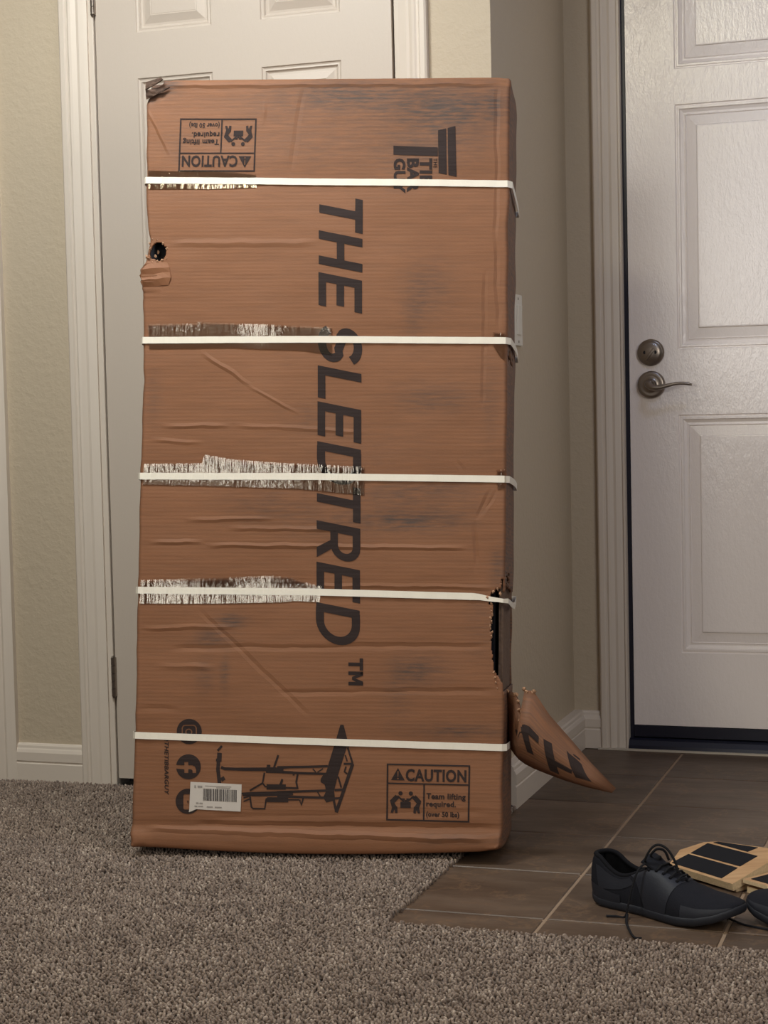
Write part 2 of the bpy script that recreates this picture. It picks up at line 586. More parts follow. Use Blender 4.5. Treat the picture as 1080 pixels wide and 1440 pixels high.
lv = catmull([(-0.7635, YE - .028, .9185), (-0.7640, YE - .046, .9155), (-0.752, YE - .054, .9085), (-0.735, YE - .055, .9075), (-0.712, YE - .054, .9125), (-0.690, YE - .053, .9165), (-0.668, YE - .051, .9155), (-0.6565, YE - .048, .9125)], 6)
nl = len(lv)
tube('lever_handle', lv, [0.0105 - 0.0065 * min(1, i / (nl * .62)) - (.0012 if i > nl - 4 else 0) for i in range(nl)], M_nickel, rose, 12, 1.0)

# threshold and sweep
struct(prism('trim_14', [(YE - .030, 0), (YE - .028, .012), (YE - .020, .024), (YE - .010, .0275), (YE + .05, .030), (YE + .05, 0)], 'x', -0.829, 0.13, M_sweep))
box('door_sweep', -0.8185, 0.105, YE - .004, YE + .03, .031, .0585, M_seal, entry)
struct(box('trim_15', -0.905, 0.13, YE - .040, YE - .028, 0, .004, M_caulk))
# latch strike seen in the gap
box('latch', -0.832, -0.8175, YE + .004, YE + .03, 0.88, 0.945, M_black, entry)
box('latch', -0.832, -0.8175, YE + .004, YE + .03, 0.975, 1.02, M_black, entry)

# light switch on the recess wall
sw = empty('light_switch', (XR, 3.7935, 1.003))
tag(sw, 'white paddle light switch plate on the shaded recess wall', 'light switch')
box('cover_plate', 0, .006, -.036, .036, 0, .114, M_switch, sw, .002)
bm = bmesh.new(); bm_box(bm, .004, .0085, -.0165, .0165, .024, .090, .0015)
for v in bm.verts:
    if v.co.z > .06 and v.co.x > .006: v.co.x += .003
frombm('paddle', bm, M_switch, sw)
for z in (.0095, .1045):
    lathe = bmesh.new(); bm_tube(lathe, [(.005, 0, z), (.0068, 0, z)], .003, 10)
    frombm('screw', lathe, M_nickel, sw)

# ------------------------------------------------------------------ floor: grout bed, tiles, carpet
grout = NT('grout')
grout.bump(grout.noise(200, 3), 0.3, 0.002)
M_grout = grout.set(srgb(150, 128, 108), 0.85, 0, 0.2)
floor = struct(box('floor', -0.950, 1.8, 2.724, 4.45, -0.05, -0.0025, M_grout))


def tile_mat():
    t = NT('brown_porcelain_slate_tile')
    oi = t.n('ShaderNodeObjectInfo')
    geo = t.n('ShaderNodeNewGeometry')
    off = t.n('ShaderNodeVectorMath', operation='ADD')
    cx = t.n('ShaderNodeCombineXYZ')
    t.l(t.math('MULTIPLY', oi.outputs['Random'], 17.0), cx.inputs[0]); t.l(t.math('MULTIPLY', oi.outputs['Random'], 9.0), cx.inputs[2])
    t.l(geo.outputs['Position'], off.inputs[0]); t.l(cx.outputs[0], off.inputs[1])
    n1 = t.noise(7, 6, off.outputs[0], 0.62, (0.55, 1.6, 1))
    n2 = t.noise(38, 5, off.outputs[0], 0.6, (0.5, 1.8, 1))
    vein = t.noise(4.0, 6, off.outputs[0], 0.7)
    c = t.ramp(n1, [(0.25, srgb(82, 66, 56)), (0.48, srgb(104, 87, 76)), (0.62, srgb(118, 102, 92)), (0.8, srgb(134, 110, 92))])
    c = t.mixc(t.math('MULTIPLY', n2, 0.45), c, srgb(76, 64, 58))
    rid = t.math('ABSOLUTE', t.math('SUBTRACT', vein, 0.5))
    vm = t.math('SUBTRACT', 1.0, t.math('MULTIPLY', rid, 60.0), clamp=True)
    c = t.mixc(t.math('MULTIPLY', vm, 0.35), c, srgb(150, 122, 98))
    tint = t.ramp(oi.outputs['Random'], [(0, (0.92, 0.92, 0.95, 1)), (1, (1.08, 1.02, 0.98, 1))])
    c = t.mixc(1.0, c, tint, 'MULTIPLY')
    c = t.mixc(1.0, c, (0.76, 0.73, 0.64, 1), 'MULTIPLY')
    t.bump(t.math('ADD', n1, t.math('MULTIPLY', n2, 0.5)), 0.35, 0.004)
    return t.set(c, t.math('ADD', 0.40, t.math('MULTIPLY', n2, 0.15)), 0, 0.4)


M_tile = tile_mat()
GX = [-1.000] + [-0.6915 + 0.3015 * k for k in range(0, 9)]
GY = [2.5345 + 0.2945 * k for k in range(0, 7)]
gap = 0.0032
tile_meshes = {}
for i in range(len(GX) - 1):
    for j in range(len(GY) - 1):
        x0, x1 = max(GX[i] + gap, -0.948), min(GX[i + 1] - gap, 1.8)
        y0, y1 = max(GY[j] + gap, 2.727), min(GY[j + 1] - gap, 4.33)
        if x0 >= x1 or y0 >= y1 or x0 > 0.8: continue
        k = (round(x1 - x0, 4), round(y1 - y0, 4))
        if k not in tile_meshes:
            bm = bmesh.new()
            bm_box(bm, 0, k[0], 0, k[1], -0.010, 0.0, 0.0016, 1)
            bmesh.ops.recalc_face_normals(bm, faces=bm.faces)
            me = bpy.data.meshes.new('tile'); bm.to_mesh(me); bm.free(); me.materials.append(M_tile)
            tile_meshes[k] = me
        o = link('tile', tile_meshes[k], None, floor)
        o.location = (x0, y0, random.uniform(-.0003, .0002))


def carpet_mat(name, pile):
    t = NT(name)
    if pile:
        at = t.n('ShaderNodeAttribute'); at.attribute_name = 'tint'
        c = t.ramp(at.outputs['Fac'], [(0.0, sc(srgb(84, 70, 62), 1.06)), (0.3, sc(srgb(122, 106, 96), 1.06)), (0.7, sc(srgb(150, 133, 121), 1.06)), (1.0, sc(srgb(186, 170, 156), 1.06))])
        m = t.set(c, 0.95, 0, 0.1)
        t.b.inputs['Sheen Weight'].default_value = 0.15
    else:
        n = t.noise(260, 3)
        t.bump(n, 0.8, 0.006)
        m = t.set(t.ramp(n, [(0.3, srgb(78, 66, 58)), (0.7, srgb(126, 111, 100))]), 0.95, 0, 0.1)
    return m


bm = bmesh.new()
bm_box(bm, -4.2, -0.950, -3.4, YW, -0.05, 0.002)
bm_box(bm, -0.950, 1.8, -3.4, 2.7240, -0.05, 0.002)
carpet = frombm('floor_carpet', bm, carpet_mat('carpet_backing', False))
struct(carpet)


def carpet_pile():
    sp = 0.0060
    # the visible carpet: front strip and the part left of the tile
    xs, ys = [], []
    for (x0, x1, y0, y1) in ((-2.0, 0.45, 1.88, 2.731), (-2.30, -0.941, 2.731, YW - 0.004)):
        gx, gy = np.meshgrid(np.arange(x0, x1, sp), np.arange(y0, y1, sp))
        gx = gx + (np.arange(gx.shape[0])[:, None] % 2) * sp / 2
        gx = gx + RNG.uniform(-.0020, .0020, gx.shape); gy = gy + RNG.uniform(-.0020, .0020, gy.shape)
        m = (gy > y0) & (gy < y1) & (gx < x1)
        xs.append(gx[m]); ys.append(gy[m])
    x = np.concatenate(xs); y = np.concatenate(ys)
    # only what the camera could see from here or a step to the side
    az = np.degrees(np.arctan2(x, y))
    keep = (az > -43) & (az < 11)
    x, y = x[keep], y[keep]
    n = len(x)
    hgt = 0.0085 + RNG.uniform(-.0022, .0022, n) + 0.0012 * vnoise(x * 12, y * 12, 3)
    lx = RNG.normal(0, .0022, n); ly = RNG.normal(-.0008, .0022, n)
    rot = RNG.uniform(0, 6.28, n); r = RNG.uniform(.0023, .0033, n)
    lev = [(0.0, 0.75, 0.0), (0.55, 1.05, 0.5), (0.92, 0.75, 0.95)]
    K = 4
    V = np.zeros((n, K * 3 + 1, 3))
    for li, (hz, rs, ls) in enumerate(lev):
        for k in range(K):
            a = rot + 2 * np.pi * k / K + li * 0.5
            V[:, li * K + k, 0] = x + lx * ls + np.cos(a) * r * rs
            V[:, li * K + k, 1] = y + ly * ls + np.sin(a) * r * rs * 0.8
            V[:, li * K + k, 2] = hgt * hz
    V[:, K * 3, 0] = x + lx; V[:, K * 3, 1] = y + ly; V[:, K * 3, 2] = hgt
    F = []
    for li in range(2):
        for k in range(K):
            F.append((li * K + k, li * K + (k + 1) % K, (li + 1) * K + (k + 1) % K, (li + 1) * K + k))
    T = [(2 * K + k, 2 * K + (k + 1) % K, 3 * K) for k in range(K)]
    nv = K * 3 + 1
    base = (np.arange(n) * nv)[:, None]
    quads = (base[:, None, :] + np.array(F)[None]).reshape(n, -1)
    tris = (base[:, None, :] + np.array(T)[None]).reshape(n, -1)
    loops = np.concatenate([quads, tris], 1).ravel()
    sizes = np.tile(np.array([4] * len(F) + [3] * len(T)), n)
    me = bpy.data.meshes.new('carpet_pile')
    me.vertices.add(n * nv); me.vertices.foreach_set('co', V.ravel().astype(np.float32))
    me.loops.add(len(loops)); me.loops.foreach_set('vertex_index', loops.astype(np.int32))
    me.polygons.add(len(sizes))
    st = np.concatenate([[0], np.cumsum(sizes)[:-1]])
    me.polygons.foreach_set('loop_start', st.astype(np.int32))
    me.update(calc_edges=True)
    at = me.attributes.new('tint', 'FLOAT', 'POINT')
    tt = np.clip(RNG.normal(0.5, 0.19, n) + 0.12 * vnoise(x * 30, y * 30, 5), 0, 1)
    at.data.foreach_set('value', np.repeat(tt, nv).astype(np.float32))
    o = link('carpet_pile', me, carpet_mat('carpet_pile_fibre', True), carpet, False)
    o['kind'] = 'stuff'


carpet_pile()

# ------------------------------------------------------------------ the big carton
M_card = cardboard('brown_corrugated_board', sc(srgb(193, 143, 107), .52, .437, .394))
M_ink = cardboard('printed_ink', None, sc(srgb(74, 62, 58), .55, .54, .58), False)
M_card_in = simple('torn_board_core', srgb(178, 140, 112), 0.85, 0, 0.2, 180, 0.5, 0.25)
M_crush = simple('crushed_dirty_board', srgb(84, 66, 56), 0.8, 0, 0.25, 90, 0.8, 0.5)
M_foam = simple('dark_foam', (0.012, 0.012, 0.016, 1), 0.9, 0, 0.2, 120, 0.4, 0.3)
M_greyfoam = simple('grey_brown_padding', srgb(120, 100, 88), 0.9, 0, 0.2, 160, 0.5, 0.2)
M_strap = simple('white_polypropylene_strap', srgb(240, 232, 218), 0.40, 0, 0.5, 220, 0.10)
M_label = simple('white_label_paper', srgb(205, 196, 188), 0.55)
M_lblink = simple('label_print', srgb(60, 54, 54), 0.6)
M_lblgrey = simple('label_fine_print', srgb(150, 142, 136), 0.6)
M_tape = tape_mat()

# corners: front face then back face (bl, br, tl, tr)
CF = [np.array(c) for c in ((-1.5615, 3.0178, .027), (-0.8513, 3.1507, .027), (-1.5782, 3.2150, 1.5409), (-0.8585, 3.3450, 1.5111))]
CB = [np.array(c) for c in ((-1.6070, 3.2700, .004), (-0.8985, 3.4010, .004), (-1.6250, 3.4650, 1.5070), (-0.9100, 3.5980, 1.4780))]
BD = 0.262


def bil(C, a, b):
    a = np.asarray(a)[..., None]; b = np.asarray(b)[..., None]
    return (C[0] * (1 - a) + C[1] * a) * (1 - b) + (C[2] * (1 - a) + C[3] * a) * b


NF = np.cross(CF[1] - CF[0], CF[2] - CF[0]); NF /= np.linalg.norm(NF)       # out of the face, to the room
UA = (CF[1] - CF[0]) / np.linalg.norm(CF[1] - CF[0])

STRAPS = [[(207, 255.5), (460, 258), (712, 260)], [(204.5, 481.8), (450, 481), (711, 482.3)], [(198.5, 673.2), (450, 674), (712.5, 677.3)],
          [(194, 833), (440, 835.5), (671, 842), (690, 843.5)], [(187.5, 1035.5), (430, 1044), (705, 1053)]]
STRAP_B = []
for st in STRAPS:
    STRAP_B.append([sheet(*q) for q in st])


def strap_b(i, a):
    q = STRAP_B[i]
    return np.interp(a, [p[0] for p in q], [p[1] for p in q])


def face_disp(a, b):
    """how far the front sheet stands out from flat, metres"""
    a = np.asarray(a, float); b = np.asarray(b, float)
    d = 0.0035 * vnoise(a * 3.1 + 3, b * 6.3, 11) + 0.0014 * vnoise(a * 9, b * 19 + 5, 12)
    d = d + 0.004 * np.sin(np.pi * np.clip(b, 0, 1)) * np.sin(np.pi * np.clip(a, 0, 1))
    for i in range(5):
        w = np.exp(-((b - strap_b(i, a)) * BH / 0.030) ** 2)
        d = d - 0.0018 * w
    # the crushed lower lip and the top fold
    d = d + 0.004 * np.exp(-((b - 0.012) / 0.012) ** 2) - 0.003 * np.exp(-((b - 0.026) / 0.006) ** 2)
    return d


def Pf(a, b, w=0.0):
    """point on the front face, w metres proud of it"""
    return bil(CF, a, b) + NF * (face_disp(a, b) + w)[..., None]


def Pv(x, y, w=0.0):
    a, b = sheet(x, y)
    return Pf(np.array(a), np.array(b), np.array(w))


# left-hand edge: in and out of the straight line, (b, metres to the right)
EDGE_L = [(0.0, -.002), (0.02, -.003), (0.15, .001), (0.33, .0005), (0.48, .001), (0.55, .003), (0.60, .0045), (0.65, .003), (0.69, .001), (0.71, .000), (0.7345, -.004), (0.744, -.006), (0.750, -.003),
          (0.755, .004), (0.765, .008), (0.785, .013), (0.80, .009), (0.82, .006), (0.86, .003), (0.93, .001), (1.0, .000)]


def box_surface(x, z, y):
    """x across 0..BW, z up 0..BH, y depth 0..BD (already rounded) -> world"""
    a, b, c = x / BW, z / BH, y / BD
    P = bil(CF, a, b) * (1 - c)[:, None] + bil(CB, a, b) * c[:, None]
    wf = np.clip(1 - c / 0.12, 0, 1)
    P = P + NF * (face_disp(a, b) * wf)[:, None]
    # crushed left edge
    e = np.interp(b, [q[0] for q in EDGE_L], [q[1] for q in EDGE_L])
    e = e + 0.0012 * vnoise(b * 60, c * 3, 21)
    P = P + UA * (e * np.clip(1 - a / 0.10, 0, 1) ** 1.5)[:, None]
    # right side bulges; the top corner stands off
    wr = np.clip((a - 0.9) / 0.1, 0, 1)
    P = P + UA * (wr * (0.003 * np.sin(np.pi * np.clip(c, 0, 1)) + 0.0015 * vnoise(b * 25, c * 3, 22)))[:, None]
    # torn corner folds at the top left and bottom corners
    for (ca, cb, rad, da, dn, dz) in ((0.0, 1.0, .055, .010, -.006, -.010), (1.0, 1.0, .03, .002, .003, -.004), (0.0, 0.0, .05, -.002, .006, -.002), (1.0, 0.0, .045, -.004, .004, .004)):
        d = np.hypot((a - ca) * BW, (b - cb) * BH)
        w = np.clip(1 - d / rad, 0, 1) ** 1.3 * wf
        w = w * (1 + 0.8 * vnoise(a * 60, b * 120, 31))
        P = P + (UA * da + NF * dn + np.array([0, 0, dz])) * w[:, None]
    # folded crumples below the hole at the left edge
    w = np.clip(1 - a / 0.055, 0, 1) ** 0.5 * np.exp(-((b - 0.735) / 0.016) ** 2) * wf
    P = P + NF * (w * (0.006 + 0.007 * np.sin(b * BH / 0.0125 * 2 * np.pi)))[:, None]
    # sagging bottom flap
    wz = np.exp(-(b / 0.012) ** 2) * np.sin(np.pi * np.clip(a, 0, 1)) * np.clip(1 - c * 1.6, 0, 1)
    P[:, 2] -= 0.012 * wz
    return P


DIRT = [(520, 138, 190, 26, .40), (430, 205, 150, 50, .22), (640, 150, 70, 26, .55), (585, 200, 60, 55, .35), (480, 130, 60, 22, .35), (650, 190, 45, 40, .3), (607, 410, 32, 38, .35), (585, 440, 16, 45, .3),
        (612, 565, 50, 20, .45), (590, 690, 75, 9, .35), (580, 735, 70, 15, .75), (560, 705, 40, 10, .4), (327, 876, 20, 9, .8), (300, 900, 26, 10, .6), (318, 950, 6, 26, .5),
        (290, 955, 14, 22, .35), (590, 945, 34, 20, .65), (560, 980, 20, 40, .25), (645, 1030, 60, 10, .6), (380, 715, 55, 22, .3), (470, 740, 60, 30, .25), (450, 590, 40, 22, .22),
        (228, 122, 26, 14, .9), (212, 126, 10, 20, .7), (230, 395, 10, 5, .5), (690, 570, 12, 60, .25), (680, 880, 25, 50, .2), (215, 560, 15, 40, .22), (640, 700, 40, 30, .2), (250, 200, 30, 30, .15),
        (640, 1180, 60, 8, .3), (520, 640, 90, 40, .12), (700, 800, 10, 30, .5), (694, 150, 10, 30, .4)]


def build_carton():
    root = empty('cardboard_carton', tuple((CF[0] + CF[1] + CB[0] + CB[1]) / 4 * np.array([1, 1, 0])))
    tag(root, 'tall battered brown cardboard carton with white straps, leaning upright against the white closet door', 'cardboard box')
    bpy.context.view_layer.update()
    inv = np.array(root.matrix_world.inverted())[:3, 3]

    def par(o):
        o.parent = root
        o.matrix_parent_inverse = root.matrix_world.inverted()
        return o

    # ---- shell: six gridded faces of a rounded box, welded along the edges
    def axis(L, step, fine):
        n = max(2, int(round(L / step)))
        s = np.linspace(0, L, n + 1)
        return np.unique(np.round(np.concatenate([s, np.array(fine), L - np.array(fine)]), 5))
    fine = [.0015, .003, .005, .008]
    ax, az, ay = axis(BW, .0065, fine), axis(BH, .0062, fine), axis(BD, .02, fine)
    # finer cells where the board is torn
    ax = np.unique(np.round(np.concatenate([ax, BW - np.arange(.004, .036, .0017), np.arange(.010, .052, .0020)]), 5))
    az = np.unique(np.round(np.concatenate([az, np.arange(.205, .360, .0024) * BH, np.arange(.752, .792, .00135) * BH]), 5))
    def thin(g, L):
        out = [g[0]]
        for q in g[1:]:
            if q - out[-1] > .0011 or q < .0032 or q > L - .0032: out.append(q)
        return np.array(out)
    ax, az = thin(ax, BW), thin(az, BH)
    verts, index, faces, uvs = [], {}, [], []

    def vid(p):
        k = (round(p[0], 4), round(p[1], 4), round(p[2], 4))
        if k not in index:
            index[k] = len(verts); verts.append(p)
        return index[k]

    rn = np.random.default_rng(5)
    jag = rn.uniform(-1, 1, 4000)

    def hole(face, x, z, y):
        b = z / BH
        if face == 'front':
            # long tear down the right-hand edge
            if 0.211 < b < 0.331:
                t = (b - 0.211) / 0.12
                lim = 0.980 - 0.010 * math.sin(t * math.pi) * 1.2 - 0.006 * t + 0.0016 * jag[int(b * 1400)] + 0.0028 * float(vnoise(b * 70, 0.5, 41)) - (0.012 if 0.312 < b < 0.328 else 0)
                if t < .13: lim = 0.975 + 0.022 * (1 - t / .13)
                if x / BW > lim: return True
            if 0.331 <= b < 0.343 and x / BW > 0.990 - .004 * jag[int(b * 1500)]: return True
            # small hole by the left edge
            u = x / BW
            cx, cz = 0.037, 0.7705
            dx, dz = (u - cx) / 0.026, (b - cz) / 0.0125
            if dx * dx + dz * dz + 0.30 * float(vnoise(u * 110, b * 210, 42)) < 1.0: return True
        if face == 'right':
            if 0.200 < b < 0.331 + 0.004 * jag[int(y * 300) + 50]: return True
            if 0.331 <= b < 0.352 and 0.02 < y < 0.10 and jag[int(b * 1400) + int(y * 90)] > -.2: return True
            if 0.628 < b < 0.652 and 0.03 < y < 0.13 and jag[int(b * 900) + int(y * 60)] > -.3: return True
        if face == 'left':
            if 0.752 < b < 0.790 and y < .05 + .02 * jag[int(b * 700)]: return True
            if 0.655 < b < 0.722 and .010 < y < .10 + .03 * jag[int(b * 500)]: return True
        return False

    def grid(face, U, V, f3):
        for i in range(len(U) - 1):
            for j in range(len(V) - 1):
                cs = [f3(U[i], V[j]), f3(U[i + 1], V[j]), f3(U[i + 1], V[j + 1]), f3(U[i], V[j + 1])]
                c = [sum(q[k] for q in cs) / 4 for k in range(3)]
                if hole(face, *c): continue
                faces.append([vid(q) for q in cs])
                if face in ('front', 'back'): uvs.extend([(q[0], q[1]) for q in cs])
                elif face in ('left', 'right'): uvs.extend([(BW + q[2] if face == 'right' else -q[2], q[1]) for q in cs])
                else: uvs.extend([(q[0], (BH + q[2]) if face == 'top' else -q[2]) for q in cs])
    grid('front', ax, az, lambda u, v: (u, v, 0.0))
    grid('right', ay, az, lambda u, v: (BW, v, u))
    grid('left', ay[::-1], az, lambda u, v: (0.0, v, u))
    grid('top', ax, ay, lambda u, v: (u, BH, v))
    grid('bottom', ax, ay[::-1], lambda u, v: (u, 0.0, v))
    axc = axis(BW, .06, fine); 
    grid('back', ax[::-1], az, lambda u, v: (u, v, BD))
    p = np.array(verts)
    dims = np.array([BW, BH, BD]); r = 0.007
    q = np.clip(p, r, dims - r)
    d = p - q
    n = np.linalg.norm(d, axis=1, keepdims=True)
    p2 = np.where(n > 1e-9, q + d / np.maximum(n, 1e-9) * r, p)
    Wp = box_surface(p2[:, 0], p2[:, 1], p2[:, 2]) + inv
    o = pydata('carton_shell', Wp, faces, M_card, root, True)
    me = o.data
    ul = me.uv_layers.new(name='UVMap')
    ul.data.foreach_set('uv', np.array(uvs, np.float32).ravel())
    at = me.attributes.new('dirt', 'FLOAT', 'POINT')
    a, b = p[:, 0] / BW, p[:, 1] / BH
    dirt = np.zeros(len(p))
    for (x, y, sx, sy, k) in DIRT:
        ca, cb = sheet(x, y)
        dirt += k * np.exp(-((a - ca) * BW / (sx * .00141)) ** 2 - ((b - cb) * BH / (sy * .00141)) ** 2)
    dirt *= (p[:, 2] < 0.03)
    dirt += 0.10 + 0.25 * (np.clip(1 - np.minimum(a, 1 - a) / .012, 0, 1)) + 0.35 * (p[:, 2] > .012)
    at.data.foreach_set('value', np.clip(dirt, 0, 1).astype(np.float32))
    sol = o.modifiers.new('board_thickness', 'SOLIDIFY'); sol.thickness = 0.0042; sol.offset = -1.0
    shell = o

    # ---- what shows through the tears
    def inner(name, x0, x1, z0, z1, y0, y1, mat, lump=0.0, seg=1):
        bm = bmesh.new()
        vs = bm_box(bm, x0, x1, z0, z1, y0, y1, 0.0)
        if seg > 1:
            bmesh.ops.subdivide_edges(bm, edges=bm.edges, cuts=seg, use_grid_fill=True)
        c = np.array([v.co[:] for v in bm.verts])
        a_, b_, c_ = c[:, 0] / BW, c[:, 1] / BH, c[:, 2] / BD
        P = bil(CF, a_, b_) * (1 - c_)[:, None] + bil(CB, a_, b_) * c_[:, None] + inv
        for v, pp in zip(bm.verts, P):
            v.co = pp
            if lump: v.co += Vector((random.uniform(-lump, lump), random.uniform(-lump, lump), random.uniform(-lump, lump)))
        return frombm(name, bm, mat, root)
    inner('packed_foam', 0.0075, BW - 0.0200, 0.03, BH - .03, 0.022, BD - 0.02, M_foam, 0.0015, 6)
    inner('edge_padding', BW - 0.0135, BW - 0.0050, 0.19 * BH, 0.352 * BH, 0.045, BD - 0.01, M_greyfoam, 0.0006, 5)

    # ---- ragged board core along the tears
    def flakes(name, pts, size, mat):
        bm = bmesh.new()
        for (x, y, w) in pts:
            P = Vector(Pv(x, y, w) + inv)
            k = 6
            c0 = bm.verts.new(P + Vector(NF) * .002)
            ring = [bm.verts.new(P + Vector(UA) * math.cos(2 * math.pi * i / k) * size * random.uniform(.4, 1.2) + Vector((0, 0, 1)) * math.sin(2 * math.pi * i / k) * size * random.uniform(.5, 1.7) + Vector(NF) * random.uniform(-.003, .0015)) for i in range(k)]
            for i in range(k): bm.faces.new((c0, ring[i], ring[(i + 1) % k]))
        o = frombm(name, bm, mat, root)
        m = o.modifiers.new('t', 'SOLIDIFY'); m.thickness = .0012
        o['kind'] = 'stuff'
        return o
    flakes('torn_fibre', [(691 + random.uniform(-1.5, 2.0), y, .000) for y in range(852, 900, 5)] + [(696, 955, .002), (697, 962, .002), (695, 948, .001), (699, 970, 0)], .0028, M_card_in)
    flakes('torn_fibre', [(213, 352, 0), (209, 366, .002), (215, 372, .001), (222, 371, .002), (229, 369, .001), (236, 366, .0), (221, 355, -.012), (218, 362, -.010), (236, 352, 0), (230, 345, 0), (222, 340, 0), (215, 339, 0), (211, 345, 0), (206, 364, 0)], .0032, M_card_in)
    flakes('torn_fibre', [(694, 835, .003), (700, 832, .003), (686, 843, .004), (703, 838, .001)], .0030, M_card_in)
    # folded lip under the left hole
    bm = bmesh.new()
    rows = [(208, 374, 236, 372, .004), (203, 383, 240, 379, .010), (198, 391, 241, 386, .006), (202, 398, 242, 394, .011), (203, 408, 238, 404, .003)]
    prev = None
    for (xa, ya, xb, yb, w) in rows:
        cur = [bm.verts.new(Vector(Pv(xa + (xb - xa) * t, ya + (yb - ya) * t + random.uniform(-1, 1), w * (1 - .75 * t) + .0004) + inv)) for t in (0, .25, .5, .75, 1)]
        if prev:
            for i in range(4): bm.faces.new((prev[i], prev[i + 1], cur[i + 1], cur[i]))
        prev = cur
    uvl = bm.loops.layers.uv.new('UVMap')
    o = frombm('crumpled_lip', bm, M_card, root)
    m = o.modifiers.new('t', 'SOLIDIFY'); m.thickness = .003
    # torn corner fold at the top left
    bm = bmesh.new()
    A = [(206, 116), (228, 111), (232, 114), (206, 128)]
    vs = [bm.verts.new(Vector(Pv(x, y, w) + inv)) for (x, y), w in zip(A, (.003, .004, .010, .006))]
    bm.faces.new(vs)
    vs2 = [bm.verts.new(Vector(Pv(x, y, w) + inv)) for x, y, w in ((206, 128, .008), (240, 124, .003), (228, 131, .005), (206, 140, .003))]
    bm.faces.new(vs2)
    bm.loops.layers.uv.new('UVMap')
    bmesh.ops.subdivide_edges(bm, edges=bm.edges, cuts=3, use_grid_fill=True)
    for v in bm.verts: v.co += Vector(NF) * random.uniform(-.0012, .0012)
    o = frombm('corner_fold', bm, M_crush, root)
    m = o.modifiers.new('t', 'SOLIDIFY'); m.thickness = .003

    # ---- decals: flat print laid on the face
    def lay(name, polys, mat, off=.0008, parent=None, maxlen=.016):
        bm = bmesh.new()
        for poly in polys:
            vs = []
            for (x, y) in poly:
                a_, b_ = sheet(x, y)
                vs.append(bm.verts.new((a_ * BW, b_ * BH, 0)))
            try: bm.faces.new(vs)
            except ValueError: pass
        bm.normal_update()
        bmesh.ops.triangulate(bm, faces=bm.faces)
        for _ in range(6):
            L = [e for e in bm.edges if e.calc_length() > maxlen]
            if not L: break
            bmesh.ops.subdivide_edges(bm, edges=L, cuts=1)
            bmesh.ops.triangulate(bm, faces=bm.faces)
        uvl = bm.loops.layers.uv.new('UVMap')
        for f in bm.faces:
            for lp in f.loops: lp[uvl].uv = (lp.vert.co.x, lp.vert.co.y)
        c = np.array([v.co[:] for v in bm.verts])
        P = Pf(c[:, 0] / BW, c[:, 1] / BH, np.full(len(c), off)) + inv
        # face them out of the board
        bm.normal_update()
        for f in bm.faces:
            if f.normal.z < 0: f.normal_flip()
        for v, pp in zip(bm.verts, P): v.co = pp
        me = bpy.data.meshes.new(name); bm.to_mesh(me); bm.free()
        return link(name, me, mat, parent or root, True)

    def curve_polys(splines):
        """even-odd fill of closed outlines -> triangles"""
        cu = bpy.data.curves.new('tmp', 'CURVE'); cu.dimensions = '2D'; cu.fill_mode = 'BOTH'
        for s in splines:
            sp = cu.splines.new('POLY'); sp.points.add(len(s) - 1)
            for q, pt in zip(sp.points, s): q.co = (pt[0], -pt[1], 0, 1)
            sp.use_cyclic_u = True
        return tess(cu)

    def tess(cu):
        ob = bpy.data.objects.new('tmp', cu); COL.objects.link(ob)
        bpy.context.view_layer.update()
        ev = ob.evaluated_get(bpy.context.evaluated_depsgraph_get())
        me = ev.to_mesh()
        out = [[(me.vertices[i].co.x, -me.vertices[i].co.y) for i in p.vertices] for p in me.polygons]
        ev.to_mesh_clear()
        bpy.data.objects.remove(ob); bpy.data.curves.remove(cu)
        return out

    def text_polys(body, size, bold=0.0, shear=0.0):
        cu = bpy.data.curves.new('tmp', 'FONT'); cu.body = body; cu.size = size; cu.offset = bold; cu.shear = shear
        cu.fill_mode = 'BOTH'; cu.resolution_u = 3; cu.space_character = 1.07
        return tess(cu)

    def fit(polys, o, ex, ey, w, h, y0=None, y1=None):
        """scale polys to a box: o origin (baseline start), ex reading dir, ey up dir"""
        xs = [p[0] for q in polys for p in q]; ys = [-p[1] for q in polys for p in q]
        lx, hx = min(xs), max(xs); ly, hy = (min(ys) if y0 is None else y0), (max(ys) if y1 is None else y1)
        def T(p):
            u = (p[0] - lx) / (hx - lx) * w; v = (-p[1] - ly) / (hy - ly) * h
            return (o[0] + ex[0] * u + ey[0] * v, o[1] + ex[1] * u + ey[1] * v)
        return [[T(p) for p in q] for q in polys]

    # heavy grotesque capitals drawn as strokes: unit metres of sheet, x along the line, y up
    def arc(cx, cy, rx, ry, a0, a1, n=10):
        return [(cx + rx * math.cos(math.radians(a0 + (a1 - a0) * i / n)), cy + ry * math.sin(math.radians(a0 + (a1 - a0) * i / n))) for i in range(n + 1)]

    def ribbon(pts, w):
        L, R = [], []
        n = len(pts)
        for i in range(n):
            p0, p1 = pts[max(i - 1, 0)], pts[min(i + 1, n - 1)]
            dx, dy = p1[0] - p0[0], p1[1] - p0[1]
            l = math.hypot(dx, dy) or 1
            nx, ny = -dy / l * w / 2, dx / l * w / 2
            L.append((pts[i][0] + nx, pts[i][1] + ny)); R.append((pts[i][0] - nx, pts[i][1] - ny))
        return [[L[i], L[i + 1], R[i + 1], R[i]] for i in range(n - 1)]

    def rect(x0, y0, x1, y1): return [(x0, y0), (x1, y0), (x1, y1), (x0, y1)]

